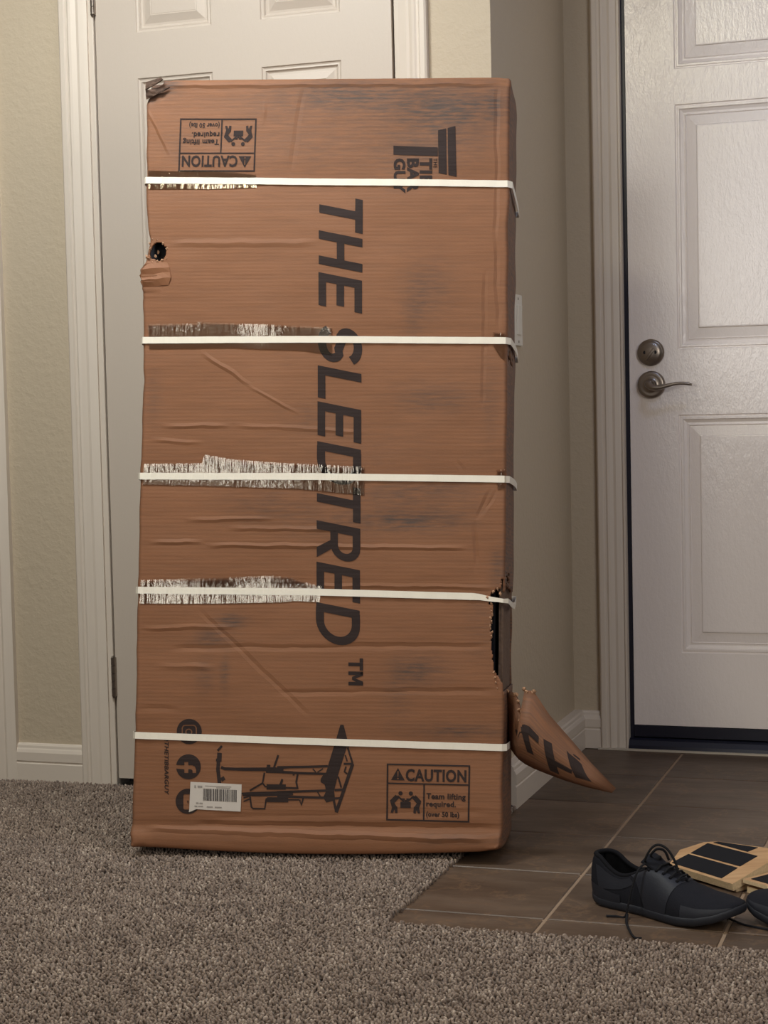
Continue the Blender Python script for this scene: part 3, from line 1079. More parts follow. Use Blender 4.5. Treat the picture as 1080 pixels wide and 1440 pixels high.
    def glyph(ch, w, h, s, ar):
        if ch == 'T': return [rect(w / 2 - s / 2, 0, w / 2 + s / 2, h - ar), rect(0, h - ar, w, h)]
        if ch == 'I': return [rect(w / 2 - s / 2, 0, w / 2 + s / 2, h)]
        if ch == 'H': return [rect(0, 0, s, h), rect(w - s, 0, w, h), rect(s, h / 2 - ar / 2, w - s, h / 2 + ar / 2)]
        if ch == 'E': return [rect(0, 0, s, h), rect(s, 0, w, ar), rect(s, h - ar, w, h), rect(s, h / 2 - ar / 2, w * .90, h / 2 + ar / 2)]
        if ch == 'L': return [rect(0, 0, s, h), rect(s, 0, w, ar)]
        if ch == 'M':
            return [rect(0, 0, s, h), rect(w - s, 0, w, h), [(0, h), (s * 1.1, h), (w / 2 + s * .4, h * .25), (w / 2 - s * .4, h * .25)],
                    [(w, h), (w - s * 1.1, h), (w / 2 - s * .4, h * .25), (w / 2 + s * .4, h * .25)]]
        if ch == 'D':
            r = h / 2 - ar / 2; k = w - s / 2
            rx = min(r, w * .62)
            path = [(s * .5, h - ar / 2), (k - rx, h - ar / 2)] + arc(k - rx, h / 2, rx, r, 90, -90, 16)[1:-1] + [(k - rx, ar / 2), (s * .5, ar / 2)]
            return [rect(0, 0, s, h)] + ribbon(path, ar * 1.08)
        if ch == 'R':
            m = h * .40; r = (h - ar / 2 - m - 0) / 2; k = w - s * .55
            cy = (h - ar / 2 + m) / 2; rx = r
            path = [(s * .5, h - ar / 2), (k - rx, h - ar / 2)] + arc(k - rx, cy, rx, r, 90, -90, 12)[1:-1] + [(k - rx, m), (s * .5, m)]
            return [rect(0, 0, s, h)] + ribbon(path, ar) + [[(w * .40, m), (w * .40 + s * 1.05, m), (w + s * .06, 0), (w - s * 1.12, 0)]]
        if ch == 'S':
            r1 = (h / 2 - ar / 4) / 2; rx = w / 2 - s * .5
            top = arc(w / 2, h - ar / 2 - r1, rx, r1, 20, 270, 18)
            bot = arc(w / 2, ar / 2 + r1, rx, r1, 90, -160, 18)
            # slant the spine between the bowls
            return ribbon(top[:-3] + [(w * .36, h * .545), (w * .62, h * .465)] + bot[3:], ar * 1.12)
        return []

    def headline(letters, h, s, ar, base, shear):
        polys = []
        for ch, y0, w in letters:
            bx = base(y0)
            for p in glyph(ch, w, h, s, ar):
                polys.append([(bx + gy, y0 + gx + shear * gy) for gx, gy in p])
        return polys

    base = lambda y: 452 - (y - 283) * (5.0 / 620)
    hl = [('T', 271.5, 48.5), ('H', 327, 47.5), ('E', 386, 46.5), ('S', 457, 52), ('L', 517.5, 45), ('E', 568, 47.5), ('D', 624, 55),
          ('T', 678.5, 49), ('R', 735, 51), ('E', 793, 46.5), ('D', 849.5, 54)]
    for q in hl:
        lay('printed_letter', headline([q], 61.0, 12.0, 10.6, base, 0.2), M_ink)
    for q in (('T', 928, 17), ('M', 946.5, 19.5)):
        lay('printed_letter', headline([q], 20.5, 5.0, 4.8, lambda y: 492.5, 0.02), M_ink)

    # emblem: barred T with three lines of capitals
    k = lambda x, y: (540 + x / 9.0, 160 + y / 9.0)
    em = [[k(140, 415), k(695, 435), k(695, 550), k(140, 530)], [k(697, 215), k(797, 190), k(808, 785), k(706, 765)], [k(818, 186), k(915, 160), k(930, 812), k(828, 790)]]
    for body, x0, y0, ln, cap in (('TIB', 470, 575, 345, 155), ('BAR', 310, 578, 436, 150), ('GUY', 142, 578, 450, 150)):
        em += fit(text_polys(body, 1, 0.045), k(x0, y0), (0, 1), (1, 0), ln / 9.0, cap / 9.0)
    em += fit(text_polys('THE', 1, 0.012), k(642, 578), (0, 1), (1, 0), 122 / 9.0, 45 / 9.0)
    lay('brand_emblem', em, M_ink)

    # two lifting warnings
    def caution(O, X, Y):
        """sign drawn in a 900 x 615 frame; O top-left, X top-right, Y bottom-left corners on the sheet"""
        def T(p): return (O[0] + (X[0] - O[0]) * p[0] / 900 + (Y[0] - O[0]) * p[1] / 615, O[1] + (X[1] - O[1]) * p[0] / 900 + (Y[1] - O[1]) * p[1] / 615)
        out = []
        out += [rect(0, 0, 900, 17), rect(0, 598, 900, 615), rect(0, 17, 18, 598), rect(882, 17, 900, 598), rect(18, 205, 882, 220), rect(398, 220, 415, 598)]
        ex = arc(122, 160, 9, 9, 0, 360, 10)[:-1]
        out += curve_polys([[(48, 178), (122, 46), (196, 178)], [(114, 80), (130, 80), (126, 142), (118, 142)], ex])
        out += fit(text_polys('CAUTION', 1, 0.034), (206, 180), (1, 0), (0, -1), 655, 128, 0.0, 0.73)
        for body, y, ln, hh in (('Team lifting', 370, 425, 62), ('required.', 452, 322, 62), ('(over 50 lbs)', 560, 358, 56)):
            out += fit(text_polys(body, 1, 0.030), (432, y), (1, 0), (0, -1), ln, hh, 0.0, 0.73)
        for m in (1, -1):
            X_ = lambda x: 208 + m * (x - 208)
            Q = lambda *pts: [(X_(x), y) for x, y in pts]
            out.append([(X_(152 + 23 * math.cos(a * .524)), 318 + 23 * math.sin(a * .524)) for a in range(12)])
            out.append(Q((100, 335), (138, 368), (84, 428), (38, 398)))
            out.append(Q((38, 398), (84, 420), (118, 470), (62, 480)))
            out.append(Q((62, 472), (118, 462), (122, 528), (100, 532), (90, 500)))
            out.append(Q((62, 470), (92, 480), (74, 530), (48, 530)))
            out.append(Q((96, 520), (122, 520), (118, 530), (92, 530)))
            out += ribbon(Q((120, 345), (190, 408)), 17)
        out += [rect(152, 372, 200, 392), rect(216, 372, 264, 392), rect(152, 408, 264, 475), rect(196, 388, 222, 408)]
        return [[T(p) for p in q] for q in out]
    lay('caution_print', caution((546.0, 1075.0), (662.0, 1077.5), (545.0, 1154.5)), M_ink)
    lay('caution_print', caution((361.0, 243.5), (251.5, 243.0), (363.5, 167.5)), M_ink)

    # round media badges and the handle line
    k = lambda x, y: (220 + x / 9.6, 1000 + y / 9.6)

    def rrect(cx, cy, w, h, r, n=5):
        o_ = []
        for sx, sy, a0 in ((1, 1, 0), (-1, 1, 90), (-1, -1, 180), (1, -1, 270)):
            o_ += arc(cx + sx * (w / 2 - r), cy + sy * (h / 2 - r), r, r, a0, a0 + 90, n)
        return o_
    circ = lambda cx, cy, r, n=36: arc(cx, cy, r, r, 0, 360, n)[:-1]
    b1 = curve_polys([circ(458, 292, 170), rrect(458, 298, 205, 195, 50), rrect(458, 298, 175, 165, 38), circ(452, 300, 48), circ(452, 300, 32)])
    lay('media_badge', [[k(*p) for p in q] for q in b1], M_ink)
    fgl = [(268, 738), (392, 742), (392, 698), (446, 698), (446, 742), (500, 742), (535, 760), (552, 800), (552, 845), (505, 845), (502, 812), (485, 796), (446, 796), (446, 845), (392, 845), (392, 796), (272, 796)]
    b2 = curve_polys([[p for p in circ(448, 762, 167, 48) if not (p[0] < 330 and abs(p[1] - 767) < 29)][0:], ]) if False else None
    full = circ(448, 762, 167, 60)
    # walk the disc and dip in along the letter cut out of it
    start = [p for p in full if p[0] < 448]
    arcpts = arc(448, 762, 167, 167, 180 - 8.2 + 16.8, 540 - 8.4, 50)
    outline = arcpts + fgl[1:-1][::-1][::-1] if False else arcpts
    # arcpts runs clockwise on the sheet from just above the slot round to just below it
    cut = [(392, 796), (392, 845), (446, 845), (446, 796), (485, 796), (502, 812), (505, 845), (552, 845), (552, 800), (535, 760), (500, 742), (446, 742), (446, 698), (392, 698), (392, 742)]
    b2 = curve_polys([arcpts + cut])
    lay('media_badge', [[k(*p) for p in q] for q in b2], M_ink)
    b3 = curve_polys([circ(440, 1225, 170), rrect(478, 1232, 205, 205, 22), [(425, 1215), (448, 1215), (440, 1262)]])
    lay('media_badge', [[k(*p) for p in q] for q in b3], M_ink)
    lay('handle_print', fit(text_polys('@THETIBBARGUY', 1, 0.028, 0.22), k(105, 330), (0, 1), (1, 0), 812 / 9.6, 76 / 9.6), M_ink)

    # line drawing of the machine
    D = []
    k1 = lambda x, y: (290 + x / 9.0, 1030 + y / 9.0)
    k2 = lambda x, y: (390 + x / 9.0, 1010 + y / 9.0)
    def st(kf, pts, w): D.extend(ribbon([kf(*p) for p in pts], w / 9.0))
    st(k1, [(160, 245), (215, 185)], 28); st(k1, [(180, 270), (165, 480), (185, 660)], 46); st(k1, [(200, 275), (195, 380)], 30); st(k1, [(140, 360), (205, 365)], 36)
    st(k1, [(205, 610), (250, 585)], 50); st(k1, [(205, 450), (250, 470), (480, 478), (780, 480)], 38); st(k1, [(380, 468), (780, 466)], 24)
    st(k1, [(780, 485), (1000, 492)], 72); st(k1, [(790, 440), (835, 440)], 40); st(k1, [(880, 460), (935, 300)], 26); st(k1, [(990, 460), (1120, 448)], 26); st(k1, [(990, 508), (1120, 516)], 26)
    st(k1, [(760, 520), (735, 650), (570, 745)], 22); st(k1, [(735, 650), (770, 695), (800, 695)], 20); st(k1, [(785, 698), (1030, 700)], 66); st(k1, [(965, 690), (985, 600)], 26)
    st(k1, [(480, 790), (700, 795), (900, 790), (1120, 780)], 44); st(k1, [(440, 780), (620, 770), (1120, 758)], 18); st(k1, [(790, 858), (1060, 862)], 62)
    st(k1, [(490, 880), (570, 850)], 18); st(k1, [(570, 800), (590, 950), (610, 970), (760, 972), (780, 850), (800, 840)], 22); st(k1, [(490, 835), (570, 815)], 18)
    st(k2, [(20, 632), (340, 628), (660, 620)], 30); st(k2, [(20, 690), (320, 706), (640, 716)], 30); st(k2, [(470, 650), (510, 695)], 16); st(k2, [(600, 650), (530, 695)], 16)
    st(k2, [(130, 890), (275, 895)], 24); st(k2, [(280, 715), (262, 820), (280, 905)], 24); st(k2, [(230, 720), (230, 735)], 26); st(k2, [(60, 850), (85, 785)], 26)
    st(k2, [(20, 945), (300, 935), (640, 925)], 30); st(k2, [(20, 995), (300, 1005), (640, 1016)], 30); st(k2, [(530, 940), (565, 1000)], 16)
    st(k2, [(160, 1040), (300, 1040)], 18); st(k2, [(305, 1040), (322, 1110), (350, 1020)], 22)
    D.append([k2(820, 100), k2(860, 100), k2(930, 380), k2(735, 380)]); D.append([k2(735, 375), k2(900, 375), k2(780, 760), k2(620, 760)])
    D.append([k2(600, 730), k2(790, 730), k2(735, 940), k2(640, 940), k2(620, 850), k2(570, 820), k2(570, 780)])
    D.append([k2(640, 930), k2(740, 930), k2(750, 1050), k2(640, 1075), k2(600, 1010)])
    st(k2, [(910, 385), (975, 590)], 24); st(k2, [(975, 590), (765, 1200)], 42); st(k2, [(765, 1195), (735, 1050)], 30); st(k2, [(745, 920), (860, 912)], 30); st(k2, [(745, 1025), (815, 1020)], 28)
    st(k2, [(790, 750), (830, 890)], 22); st(k2, [(860, 590), (960, 590)], 26); st(k2, [(880, 480), (905, 560)], 18); st(k2, [(890, 625), (870, 690), (905, 715)], 22)
    lay('machine_drawing', D, M_ink)

    # ---- shipping label
    k = lambda x, y: (170 + x / 5.4, 1080 + y / 5.4)
    lb = lay('shipping_label', [[k(538, 110), k(930, 130), k(920, 335), k(580, 316), k(528, 312)], [k(528, 312), k(580, 316), k(545, 332), k(524, 338)]], M_label, .0016)
    bars = []
    x = 636.0
    rb = random.Random(3)
    while x < 893:
        w = rb.choice((3, 3, 5, 7, 9)); t0 = (x - 636) / 260
        y0, y1 = 160 + 12 * t0, 250 + 14 * t0
        bars.append([k(x, y0), k(min(x + w, 896), y0 + .3), k(min(x + w, 896) - 1, y1 + .3), k(x - 1, y1)])
        x += w + rb.choice((3, 3, 4, 6))
    lay('barcode', bars, M_lblink, .0021, lb)['kind'] = 'stuff'
    fine_ = []
    for x0, x1, y, hh in ((568, 580, 136, 18), (592, 628, 138, 16), (650, 850, 138, 5), (735, 840, 152, 6), (580, 600, 264, 10), (606, 632, 266, 10), (568, 590, 288, 10), (596, 634, 290, 8), (662, 708, 294, 9), (724, 776, 297, 9)):
        fine_.append([k(x0, y), k(x1, y + (x1 - x0) * .04), k(x1, y + hh + (x1 - x0) * .04), k(x0, y + hh)])
    lay('fine_print', fine_, M_lblgrey, .0021, lb)['kind'] = 'stuff'

    # ---- tape under the straps
    tapes = [[(208, 459), (280, 458), (278, 456), (300, 457), (470, 464), (470, 503), (430, 497), (330, 493), (210, 494)],
             [(203, 656), (286, 655), (290, 643), (330, 650), (400, 655), (515, 660), (515, 700), (420, 691), (290, 687), (201, 685)],
             [(198, 819), (300, 816), (380, 813), (410, 815), (432, 822), (455, 828), (452, 850), (416, 848), (400, 850), (300, 852), (197, 852)],
             [(208, 240), (330, 243), (362, 247), (364, 266), (300, 268), (209, 268)],
             [(694, 470), (712, 472), (712, 512), (703, 505), (694, 490)], [(698, 664), (712, 664), (711, 690), (700, 692)]]
    for tp in tapes:
        lay('packing_tape', [tp], M_tape, .0017, None, .010)

    # ---- straps: closed bands round the carton
    hwid = 0.0066
    for i in range(5):
        amax = 1.0
        loop = []                                     # (point, outward normal)
        n = 60
        for j in range(n + 1):
            a_ = j / n
            b_ = strap_b(i, a_)
            lift = .0022
            if i == 3 and a_ > .93: b_ = b_ - (a_ - .93) * .055
            a_c = min(max(a_, 0.0035), 0.9965)
            loop.append((Pf(np.array(a_c), np.array(b_), np.array(lift)), NF, UA))
        bR, bL = strap_b(i, 1.0), strap_b(i, 0.0)
        for c_ in (.03, .15, .35, .6, .85, 1.0):
            bb = bR - (0.010 * (1 - abs(2 * c_ - 1)) if i in (0, 3) else 0) - (.0035 if i == 3 else 0)
            P = bil(CF, 1.0, bb) * (1 - c_) + bil(CB, 1.0, bb) * c_ + UA * (.0055 + .004 * math.sin(math.pi * c_))
            loop.append((P, UA, -NF))
        for j in range(1, 12):
            a_ = 1 - j / 12
            bb = bR + (bL - bR) * j / 12
            loop.append((bil(CB, a_, bb) - NF * .003, -NF, -UA))
        for c_ in (1.0, .85, .6, .35, .15, .03):
            P = bil(CF, 0.0, bL) * (1 - c_) + bil(CB, 0.0, bL) * c_ - UA * (.0045 - np.interp(bL, [q[0] for q in EDGE_L], [q[1] for q in EDGE_L]))
            loop.append((P, -UA, NF))
        v, f = [], []
        m = len(loop)
        upv = (CF[2] - CF[0]) / np.linalg.norm(CF[2] - CF[0])
        for j, (P, N, T) in enumerate(loop):
            hw = hwid
            if i == 3 and 55 < j < 64: hw = hwid * (0.55 + .45 * abs(j - 59.5) / 4.5)
            wob = NF * 0.0005 * math.sin(j * 1.7 + i)
            for su, sn in ((-1, 0), (1, 0), (1, 1), (-1, 1)):
                v.append(P + upv * su * hw + N * sn * .0009 + wob + inv)
        for j in range(m):
            q = (j + 1) % m
            for k4 in range(4):
                f.append((j * 4 + k4, q * 4 + k4, q * 4 + (k4 + 1) % 4, j * 4 + (k4 + 1) % 4))
        bm = bmesh.new(); bv = [bm.verts.new(p_) for p_ in v]
        for q in f: bm.faces.new([bv[z] for z in q])
        frombm('strap', bm, M_strap, root)

    # ---- flap torn out of the side, hanging by its lower edge
    up = [(-.869, 3.270, .300), (-.861, 3.262, .315), (-.845, 3.250, .312), (-.836, 3.246, .296), (-.830, 3.244, .276), (-.824, 3.248, .320), (-.808, 3.250, .318), (-.778, 3.250, .272), (-.735, 3.250, .224), (-.697, 3.250, .180), (-.652, 3.250, .135)]
    lo = [(-.870, 3.272, .222), (-.864, 3.262, .214), (-.856, 3.252, .205), (-.846, 3.246, .195), (-.836, 3.242, .187), (-.824, 3.240, .180), (-.806, 3.238, .172), (-.780, 3.236, .163), (-.745, 3.238, .151), (-.705, 3.240, .140), (-.657, 3.245, .130)]
    nv_ = 9
    v, f, uv = [], [], []
    for i in range(len(up)):
        for j in range(nv_):
            t = j / (nv_ - 1)
            P = np.array(lo[i]) * (1 - t) + np.array(up[i]) * t
            bulge = math.sin(math.pi * min(1, t * .9 + .05)) * .040 * min(1, max(0, i - 1) / 4) * (1 - .75 * max(0, i - 6) / 4)
            P = P + np.array([0.0, -bulge, 0.0])
            P = P * 1.0
            v.append(P + inv); uv.append((0.9 + i * .022, 0.1 + t * .16))
    for i in range(len(up) - 1):
        for j in range(nv_ - 1):
            f.append((i * nv_ + j, (i + 1) * nv_ + j, (i + 1) * nv_ + j + 1, i * nv_ + j + 1))
    o = pydata('torn_flap', v, f, M_card, root, True)
    ul = o.data.uv_layers.new(name='UVMap')
    for lp in o.data.loops: ul.data[lp.index].uv = uv[lp.vertex_index]
    at = o.data.attributes.new('dirt', 'FLOAT', 'POINT')
    at.data.foreach_set('value', [0.42] * len(v))
    m = o.modifiers.new('t', 'SOLIDIFY'); m.thickness = .0045; m.offset = 0
    def flap_fibre(idx):
        bm = bmesh.new()
        for (i, t) in idx:
            P = Vector(v[i * nv_ + t]) + Vector((random.uniform(-.003, .003), -.003, random.uniform(-.002, .004)))
            c0 = bm.verts.new(P + Vector((0, -.003, 0)))
            ring = [bm.verts.new(P + Vector((math.cos(a * 1.05), random.uniform(-.5, .5), math.sin(a * 1.05))) * random.uniform(.0022, .0062)) for a in range(6)]
            for a in range(6): bm.faces.new((c0, ring[a], ring[(a + 1) % 6]))
        q = frombm('torn_fibre', bm, M_card_in, o)
        q['kind'] = 'stuff'
    flap_fibre([(0, 8), (1, 8), (2, 8), (2, 8), (3, 8), (3, 7), (4, 8), (4, 8), (4, 7), (5, 8), (5, 8), (6, 8), (6, 8)])
    # the print that was on the side: stems and bar of two letters and a round mark
    V = np.array(v).reshape(len(up), nv_, 3)

    def onflap(i, t):
        i = min(max(i, 0), len(up) - 1.001); i0 = int(i); fi = i - i0
        j = t * (nv_ - 1); j0 = min(int(j), nv_ - 2); fj = j - j0
        return (V[i0, j0] * (1 - fi) + V[i0 + 1, j0] * fi) * (1 - fj) + (V[i0, j0 + 1] * (1 - fi) + V[i0 + 1, j0 + 1] * fi) * fj

    def flap_print(quads):
        bm = bmesh.new()
        for q in quads:
            n_ = 6
            g = [[None] * (n_ + 1) for _ in range(n_ + 1)]
            for a_ in range(n_ + 1):
                for b_ in range(n_ + 1):
                    s_, t_ = a_ / n_, b_ / n_
                    ii = (q[0][0] * (1 - s_) + q[1][0] * s_) * (1 - t_) + (q[3][0] * (1 - s_) + q[2][0] * s_) * t_
                    tt = (q[0][1] * (1 - s_) + q[1][1] * s_) * (1 - t_) + (q[3][1] * (1 - s_) + q[2][1] * s_) * t_
                    g[a_][b_] = bm.verts.new(Vector(onflap(ii, tt)) + Vector((0, -.0034, 0)))
            for a_ in range(n_):
                for b_ in range(n_):
                    bm.faces.new((g[a_][b_], g[a_ + 1][b_], g[a_ + 1][b_ + 1], g[a_][b_ + 1]))
        bm.loops.layers.uv.new('UVMap')
        return frombm('flap_print', bm, M_ink, o)
    flap_print([[(3.0, .62), (6.6, .58), (6.6, .47), (3.0, .50)], [(5.0, .55), (5.8, .55), (6.2, .22), (5.6, .22)]])
    flap_print([[(6.9, .62), (7.3, .66), (7.7, .10), (7.2, .10)], [(7.3, .38), (8.3, .42), (8.3, .30), (7.3, .26)]])
    flap_print([[(7.9, .78), (8.5, .86), (9.2, .40), (8.5, .24)]])
    return root


carton = build_carton()

# ------------------------------------------------------------------ shoes
M_knit = simple('black_knit_upper', srgb(24, 25, 33), 0.85, 0, 0.25, 900, 0.5, 0.25, 0.001)
M_over = simple('charcoal_overlay', srgb(34, 36, 45), 0.6, 0, 0.4, 400, 0.15)
M_sole = simple('black_rubber_sole', srgb(35, 37, 45), 0.60, 0, 0.4, 300, 0.2)
M_lin = simple('black_lining', srgb(16, 16, 21), 0.9, 0, 0.2)
M_lace = simple('black_lace', srgb(18, 18, 23), 0.8, 0, 0.3, 1500, 0.4)
SL = 0.288


def ip(s, tab):
    return float(np.interp(s, [q[0] for q in tab], [q[1] for q in tab]))


SW = [(0, 0), (.002, .010), (.006, .018), (.013, .0255), (.025, .031), (.05, .0335), (.09, .034), (.12, .036), (.16, .043), (.20, .0485), (.235, .048), (.257, .0435), (.272, .036), (.281, .0265), (.286, .014), (.288, 0)]
SZ = [(0, .010), (.01, .004), (.03, .0005), (.06, 0), (.19, 0), (.23, .004), (.26, .012), (.288, .024)]
SH = [(0, .086), (.012, .0865), (.028, .083), (.045, .071), (.06, .063), (.075, .060), (.09, .063), (.11, .072), (.125, .079), (.14, .080), (.155, .077), (.175, .069), (.20, .061), (.23, .053), (.26, .049), (.278, .046), (.285, .043), (.288, .040)]
SG = [(0, 0), (.004, .012), (.012, .019), (.03, .0245), (.06, .0265), (.085, .026), (.105, .022), (.12, .017), (.14, .013), (.16, .010), (.178, .007), (.188, .0), (.30, 0)]
SKEW = [(0, 0), (.10, 0.000), (.20, -.003), (.288, .006)]      # big-toe side bows inward


def shoe_pt(s, t, side, off=0.0):
    """t: 0 at the sole line, 1 at the rim; side -1 / +1"""
    w, z0, h, g = ip(s, SW), ip(s, SZ) + .012, ip(s, SH), ip(s, SG)
    heel = min(1, max(0, (s - .08) / .06))
    e1 = .40 + .28 * heel
    e2 = 1.15 - .15 * heel
    c = max(0.0, math.cos(t * math.pi / 2)) ** e1
    y = g + (w * .985 - g) * c if w > g else w * .985
    z = z0 + (h - z0) * (math.sin(t * math.pi / 2) ** e2)
    y += .0025 * math.sin(math.pi * min(1, t * 1.6)) * (w > .015) * (1 - t)
    lean = 0.006 * (t ** 2) * max(0, 1 - s / .04)
    return Vector((s + lean - .004 * math.sin(t * math.pi) * max(0, 1 - s / .03), side * (y + off) + ip(s, SKEW), z + off * t))


def shoe_patch(name, mat, parent, s0, s1, t0, t1, side, off, ns=18, nt=6, shape=None):
    v, f = [], []
    for i in range(ns + 1):
        for j in range(nt + 1):
            u, w = i / ns, j / nt
            if shape: s, t = shape(u, w)
            else: s, t = s0 + (s1 - s0) * u, t0 + (t1 - t0) * w
            v.append(shoe_pt(s, t, side, off))
    for i in range(ns):
        for j in range(nt):
            f.append((i * (nt + 1) + j, (i + 1) * (nt + 1) + j, (i + 1) * (nt + 1) + j + 1, i * (nt + 1) + j + 1))
    bm = bmesh.new(); bv = [bm.verts.new(p) for p in v]
    for q in f: bm.faces.new([bv[i] for i in q])
    return frombm(name, bm, mat, parent, True)


def make_shoe(loc, rz, label, laces):
    root = empty('sneaker', loc, rz)
    tag(root, label, 'shoe', 'black sneakers by the carpet edge')
    ss = [SL * (0.5 - 0.5 * math.cos(math.pi * i / 54)) for i in range(55)]
    nt = 14
    bm = bmesh.new()
    G = {}
    for side in (-1, 1):
        for i, s in enumerate(ss):
            for j in range(nt + 1):
                G[side, i, j] = bm.verts.new(shoe_pt(s, j / nt, side))
        for i in range(len(ss) - 1):
            for j in range(nt):
                bm.faces.new((G[side, i, j], G[side, i + 1, j], G[side, i + 1, j + 1], G[side, i, j + 1]))
    bmesh.ops.remove_doubles(bm, verts=bm.verts, dist=.0004)
    frombm('upper', bm, M_knit, root, True)
    # sole: side wall and tread
    bm = bmesh.new()
    rows = []
    lev = [(.000, .90, 0), (.0015, .985, 0), (.006, 1.03, 1), (.012, 1.035, 1), (.0155, 1.015, 1), (.0165, .97, 1)]
    for dz, k, _ in lev:
        ring = []
        for side in (-1, 1):
            it = ss if side == -1 else ss[::-1][1:-1]
            for s in it:
                c = SL / 2
                x = c + (s - c) * (1 + (k - 1) * .35)
                ring.append(bm.verts.new((x, side * ip(s, SW) * k + ip(s, SKEW), ip(s, SZ) + dz)))
        rows.append(ring)
    n = len(rows[0])
    for a in range(len(rows) - 1):
        for i in range(n):
            bm.faces.new((rows[a][i], rows[a][(i + 1) % n], rows[a + 1][(i + 1) % n], rows[a + 1][i]))
    for ring in (rows[0], rows[-1]):
        m = len(ss)
        for i in range(m - 1):
            a, b = ring[i], ring[i + 1]
            c, d = ring[(n - i) % n], ring[(n - i - 1) % n]
            vs = []
            for q in (a, b, d, c):
                if q not in vs: vs.append(q)
            if len(vs) > 2:
                try: bm.faces.new(vs)
                except ValueError: pass
    frombm('sole', bm, M_sole, root, True)
    # padded collar, lining and footbed
    rim = [shoe_pt(s, 1, -1) for s in ss if s < .122][::-1] + [shoe_pt(s, 1, 1) for s in ss if s < .122][1:]
    bm = bmesh.new(); bm_tube(bm, catmull(rim[::2] + [rim[-1]], 3), .0042, 8)
    frombm('collar', bm, M_lin, root, True)
    bm = bmesh.new()
    G = {}
    sl = [s for s in ss if .004 < s < .19]
    for side in (-1, 1):
        for i, s in enumerate(sl):
            for j in range(9):
                p = shoe_pt(s, j / 8, side)
                cy = ip(s, SKEW)
                G[side, i, j] = bm.verts.new((p.x + .004 * (s < .02), cy + (p.y - cy) * .88, max(.019, p.z - .0015)))
    for i in range(len(sl) - 1):
        for side in (-1, 1):
            for j in range(8):
                bm.faces.new((G[side, i, j], G[side, i + 1, j], G[side, i + 1, j + 1], G[side, i, j + 1]))
        bm.faces.new((G[-1, i, 0], G[-1, i + 1, 0], G[1, i + 1, 0], G[1, i, 0]))
    frombm('lining', bm, M_lin, root, True)
    # overlays on both flanks
    for side in (-1, 1):
        # eyestay band running down to the sole, heel wrap, toe guard
        shoe_patch('eyestay', M_over, root, 0, 0, 0, 0, side, .0010, 20, 8,
                   lambda u, w: ((.090 + .10 * u) * (w) + (.128 + .045 * u) * (1 - w), .02 + .975 * w))
        shoe_patch('side_overlay', M_over, root, 0, 0, 0, 0, side, .0008, 20, 5,
                   lambda u, w: (.030 + .072 * u - .01 * w, .22 + .30 * u * (1 - .2 * w) + .42 * w * (1 - .30 * u)))
        shoe_patch('toe_guard', M_over, root, .205, SL - .0005, 0.0, .34, side, .0009, 18, 4)
        shoe_patch('heel_wrap', M_over, root, .001, .075, 0.0, .26, side, .0009, 14, 4)
    # tongue
    v, f = [], []
    nu, nw = 12, 8
    for i in range(nu + 1):
        u = i / nu
        s = .186 - .070 * u
        zc = ip(s, SH) - .001 + .002 * math.sin(u * 3) + (.024 * max(0, (u - .55) / .45) ** 1.3)
        hw = .012 + .012 * u
        for j in range(nw + 1):
            a = j / nw * 2 - 1
            v.append((s - .004 * a * a, a * hw + ip(s, SKEW), zc - .010 * a * a * (.4 + .6 * u)))
    for i in range(nu):
        for j in range(nw):
            f.append((i * (nw + 1) + j, (i + 1) * (nw + 1) + j, (i + 1) * (nw + 1) + j + 1, i * (nw + 1) + j + 1))
    o = pydata('tongue', v, f, M_knit, root, True)
    m = o.modifiers.new('t', 'SOLIDIFY'); m.thickness = .004
    # eyelet laces
    for s in (.128, .142, .156, .169, .181):
        a, b = shoe_pt(s, .90, -1, .001), shoe_pt(s, .90, 1, .001)
        mid = (a + b) / 2; mid.z = max(a.z, b.z) + .007; mid.x += .004
        q1 = a.lerp(mid, .5); q1.z += .003; q2 = mid.lerp(b, .5); q2.z += .003
        tube('lace', catmull([a, q1, mid, q2, b], 4), .0024, M_lace, root, 6, .7)
        for p in (a, b):
            bm = bmesh.new()
            bm_tube(bm, [p + Vector((0, -.001 if p.y < 0 else .001, -.0005)), p + Vector((0, -.0022 if p.y < 0 else .0022, .0008))], .0026, 8)
            frombm('eyelet', bm, M_lin, root, True)
    # bow: knot, loops, ends
    bpy.context.view_layer.update()
    k = shoe_pt(.128, 1, -1); kz = k.z + .012
    tube('lace_knot', catmull([(.128, -.006, kz), (.132, .0, kz + .004), (.128, .006, kz)], 5), .0046, M_lace, root, 8)
    for lp in laces:
        P = [Vector(q) for q in lp]
        tube('lace', catmull(P, 6), .0022, M_lace, root, 6, .75)
    return root


def from_world(pts, loc, rz):
    out = []
    for x, y, z in pts:
        dx, dy = x - loc[0], y - loc[1]
        out.append((dx * math.cos(rz) + dy * math.sin(rz), -dx * math.sin(rz) + dy * math.cos(rz), z))
    return out


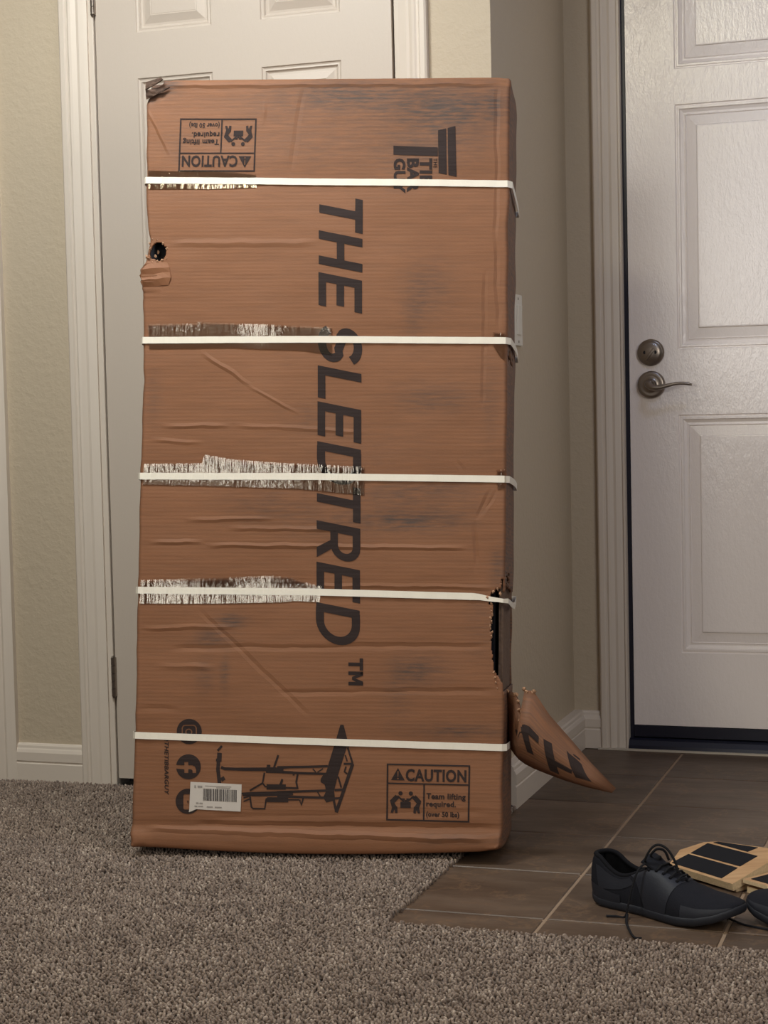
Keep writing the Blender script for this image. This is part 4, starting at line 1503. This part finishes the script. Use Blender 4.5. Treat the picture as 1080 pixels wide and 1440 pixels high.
LN = (.128, .0, .092)
L1, R1 = (-0.632, 2.966, 0.0), math.radians(-24)
make_shoe(L1, R1, 'whole black low lace-up sneaker standing on the tile with loops of lace up', [
    [LN] + from_world([(-.532, 2.895, .092), (-.523, 2.893, .113), (-.510, 2.893, .1225), (-.494, 2.893, .116), (-.480, 2.890, .095), (-.476, 2.888, .078)], L1, R1),
    [LN] + from_world([(-.524, 2.905, .100), (-.513, 2.900, .113), (-.500, 2.900, .111), (-.492, 2.898, .096)], L1, R1),
    [LN] + from_world([(-.539, 2.886, .084), (-.551, 2.876, .052), (-.557, 2.872, .024), (-.563, 2.870, .0024), (-.578, 2.868, .0024), (-.5945, 2.865, .0024)], L1, R1),
    from_world([(-.5585, 2.868, .0070), (-.5560, 2.845, .0024), (-.5480, 2.815, .0024), (-.5360, 2.780, .0024), (-.524, 2.752, .0040), (-.512, 2.738, .0085)], L1, R1),
])
L2, R2 = (-0.098, 2.812, 0.0), math.radians(180 - 26)
make_shoe(L2, R2, 'black sneaker at the right frame edge, only its rounded toe in view', [
    [LN, (.112, -.016, .110), (.122, -.012, .122), (.140, -.010, .122), (.158, -.016, .094)],
    [LN, (.118, .012, .108), (.128, .018, .118), (.142, .016, .112), (.150, .006, .092)],
    [LN, (.150, .030, .070), (.19, .058, .012), (.25, .062, .0022), (.290, .055, .0022), (.310, .045, .0022)],
])

# ------------------------------------------------------------------ slant boards
M_ply = NT('birch_plywood')
_n = M_ply.noise(14, 5, None, 0.6, (0.35, 5.0, 3.0))
M_ply.bump(_n, 0.12, 0.002)
M_plyface = M_ply.set(M_ply.ramp(_n, [(0.25, srgb(166, 126, 88)), (0.5, srgb(190, 150, 110)), (0.75, srgb(206, 168, 128))]), 0.5, 0, 0.35)
M_plyedge = simple('plywood_edge', srgb(214, 190, 154), 0.6, 0, 0.3, 240, 0.25, 0.12)
M_grip = simple('black_grip_tape', srgb(27, 27, 32), 0.92, 0, 0.25, 1400, 0.7, 0.2, 0.001)


def plate(name, poly, t, fr, mat, parent, edge=None, top=True):
    """thin plate: polygon in the frame fr = (origin, e, b, n); its top face lies in the plane, thickness t downward"""
    o_, e_, b_, n_ = fr
    bm = bmesh.new()
    up = [bm.verts.new(o_ + e_ * x + b_ * y) for x, y in poly]
    dn = [bm.verts.new(o_ + e_ * x + b_ * y - n_ * t) for x, y in poly]
    ft = bm.faces.new(up); bm.faces.new(dn[::-1])
    n = len(poly)
    side = [bm.faces.new((up[i], dn[i], dn[(i + 1) % n], up[(i + 1) % n])) for i in range(n)]
    if edge:
        for q in side: q.material_index = 1
    o = frombm(name, bm, mat, parent)
    if edge: o.data.materials.append(edge)
    return o


def board(label, origin, e, slope, poly, strips, t, z0, wedge):
    e = Vector(e).normalized()
    back = Vector((-e.y, e.x, 0))
    b = (back + Vector((0, 0, slope))).normalized()
    n = e.cross(b)
    if n.z < 0: n = -n
    root = empty('slant_board', (origin[0], origin[1], 0))
    tag(root, label, 'board', 'wooden grip-taped boards')
    O = Vector((0, 0, origin[2]))
    fr = (O, e, b, n)
    plate('board_top', poly, t, fr, M_plyface, root, M_plyedge)
    for s in strips:
        plate('grip_strip', s, .0009, (O + n * .0010, e, b, n), M_grip, root)
    xs = [p[0] for p in poly]
    if wedge == 'wedge':
        for x in (min(xs) + .035, max(xs) - .018):
            h0, h1 = .012, max(p[1] for p in poly) - .010
            q = [(O + e * x + b * h0 - n * t), (O + e * x + b * h1 - n * t)]
            bm = bmesh.new()
            A = [q[0].copy(), q[1].copy(), Vector((q[1].x, q[1].y, 0.0)), Vector((q[0].x, q[0].y, 0.0))]
            v1 = [bm.verts.new(p) for p in A]; v2 = [bm.verts.new(p + e * .012) for p in A]
            bm.faces.new(v1); bm.faces.new(v2[::-1])
            for i in range(4): bm.faces.new((v1[i], v2[i], v2[(i + 1) % 4], v1[(i + 1) % 4]))
            frombm('support_wedge', bm, M_plyedge, root)
    else:
        low = [(x + (.006 if x < .01 else 0), y + .004) for x, y in poly]
        plate('board_base', low, .0112, (Vector((0, 0, .0117)), e, back, Vector((0, 0, 1))), M_plyface, root, M_plyedge)
        for x in (min(xs) + .03, max(xs) - .02):
            fr2 = Vector((0, 0, .0117)) + e * x + back * .04
            bm = bmesh.new()
            for dx, dy, dz in ((0, 0, 0),):
                bm_box(bm, -.006, .006, -.008, .008, 0, origin[2] - t - .0117 + .04 * slope)
            for v in bm.verts: v.co = fr2 + e * v.co.x + back * v.co.y + Vector((0, 0, v.co.z))
            frombm('hinge_block', bm, M_plyedge, root)
    return root


board('wooden board with clipped corners and three black grip strips, behind the whole sneaker', (-.5116, 3.1417, .018), (.7805, -.6252, 0), .25,
      [(-.034, 0), (.1320, 0), (.1325, .004), (.1262, .139), (.085, .139), (-.022, .1165), (-.045, .101), (-.062, .055), (-.046, .026)],
      [[(-.033, .0075), (.099, .0065), (.0945, .051), (-.032, .0490)], [(-.0315, .0545), (.094, .0580), (.0925, .104), (-.0335, .1005)], [(-.026, .1080), (.0625, .1090), (.067, .1310), (-.020, .1145)]],
      .0135, .018, 'wedge')
board('thick double-layer wooden board with black grip, at right frame edge behind the shoes', (-.3915, 3.0735, .024), (.053, -.040, 0), .02,
      [(0, 0), (.20, 0), (.20, .125), (0, .125)], [[(.010, .010), (.195, .010), (.195, .060), (.010, .060)], [(.010, .066), (.195, .066), (.195, .115), (.010, .115)]], .0065, .04, 'stack')


# ------------------------------------------------------------------ labels for parts that look unlike the rest of their thing
PART_LABELS = {'strap': 'white plastic strap round the carton', 'packing_tape': 'shiny clear packing tape', 'shipping_label': 'white barcode label with a peeled corner',
               'torn_flap': 'cardboard flap torn out of the side, with dark print', 'grip_strip': 'black grip strip', 'edge_padding': 'grey brown padding behind the torn edge',
               'packed_foam': 'black packing inside the carton', 'deadbolt': 'brushed metal deadbolt cover', 'lever_rose': 'brushed metal lever rose', 'door_sweep': 'dark door sweep',
               'lace': 'black lace', 'crumpled_lip': 'crumpled card under the left hole', 'corner_fold': 'crushed dirty corner'}
for o in bpy.data.objects:
    n = o.name.split('.')[0]
    if o.parent is not None and n in PART_LABELS:
        o['label'] = PART_LABELS[n]
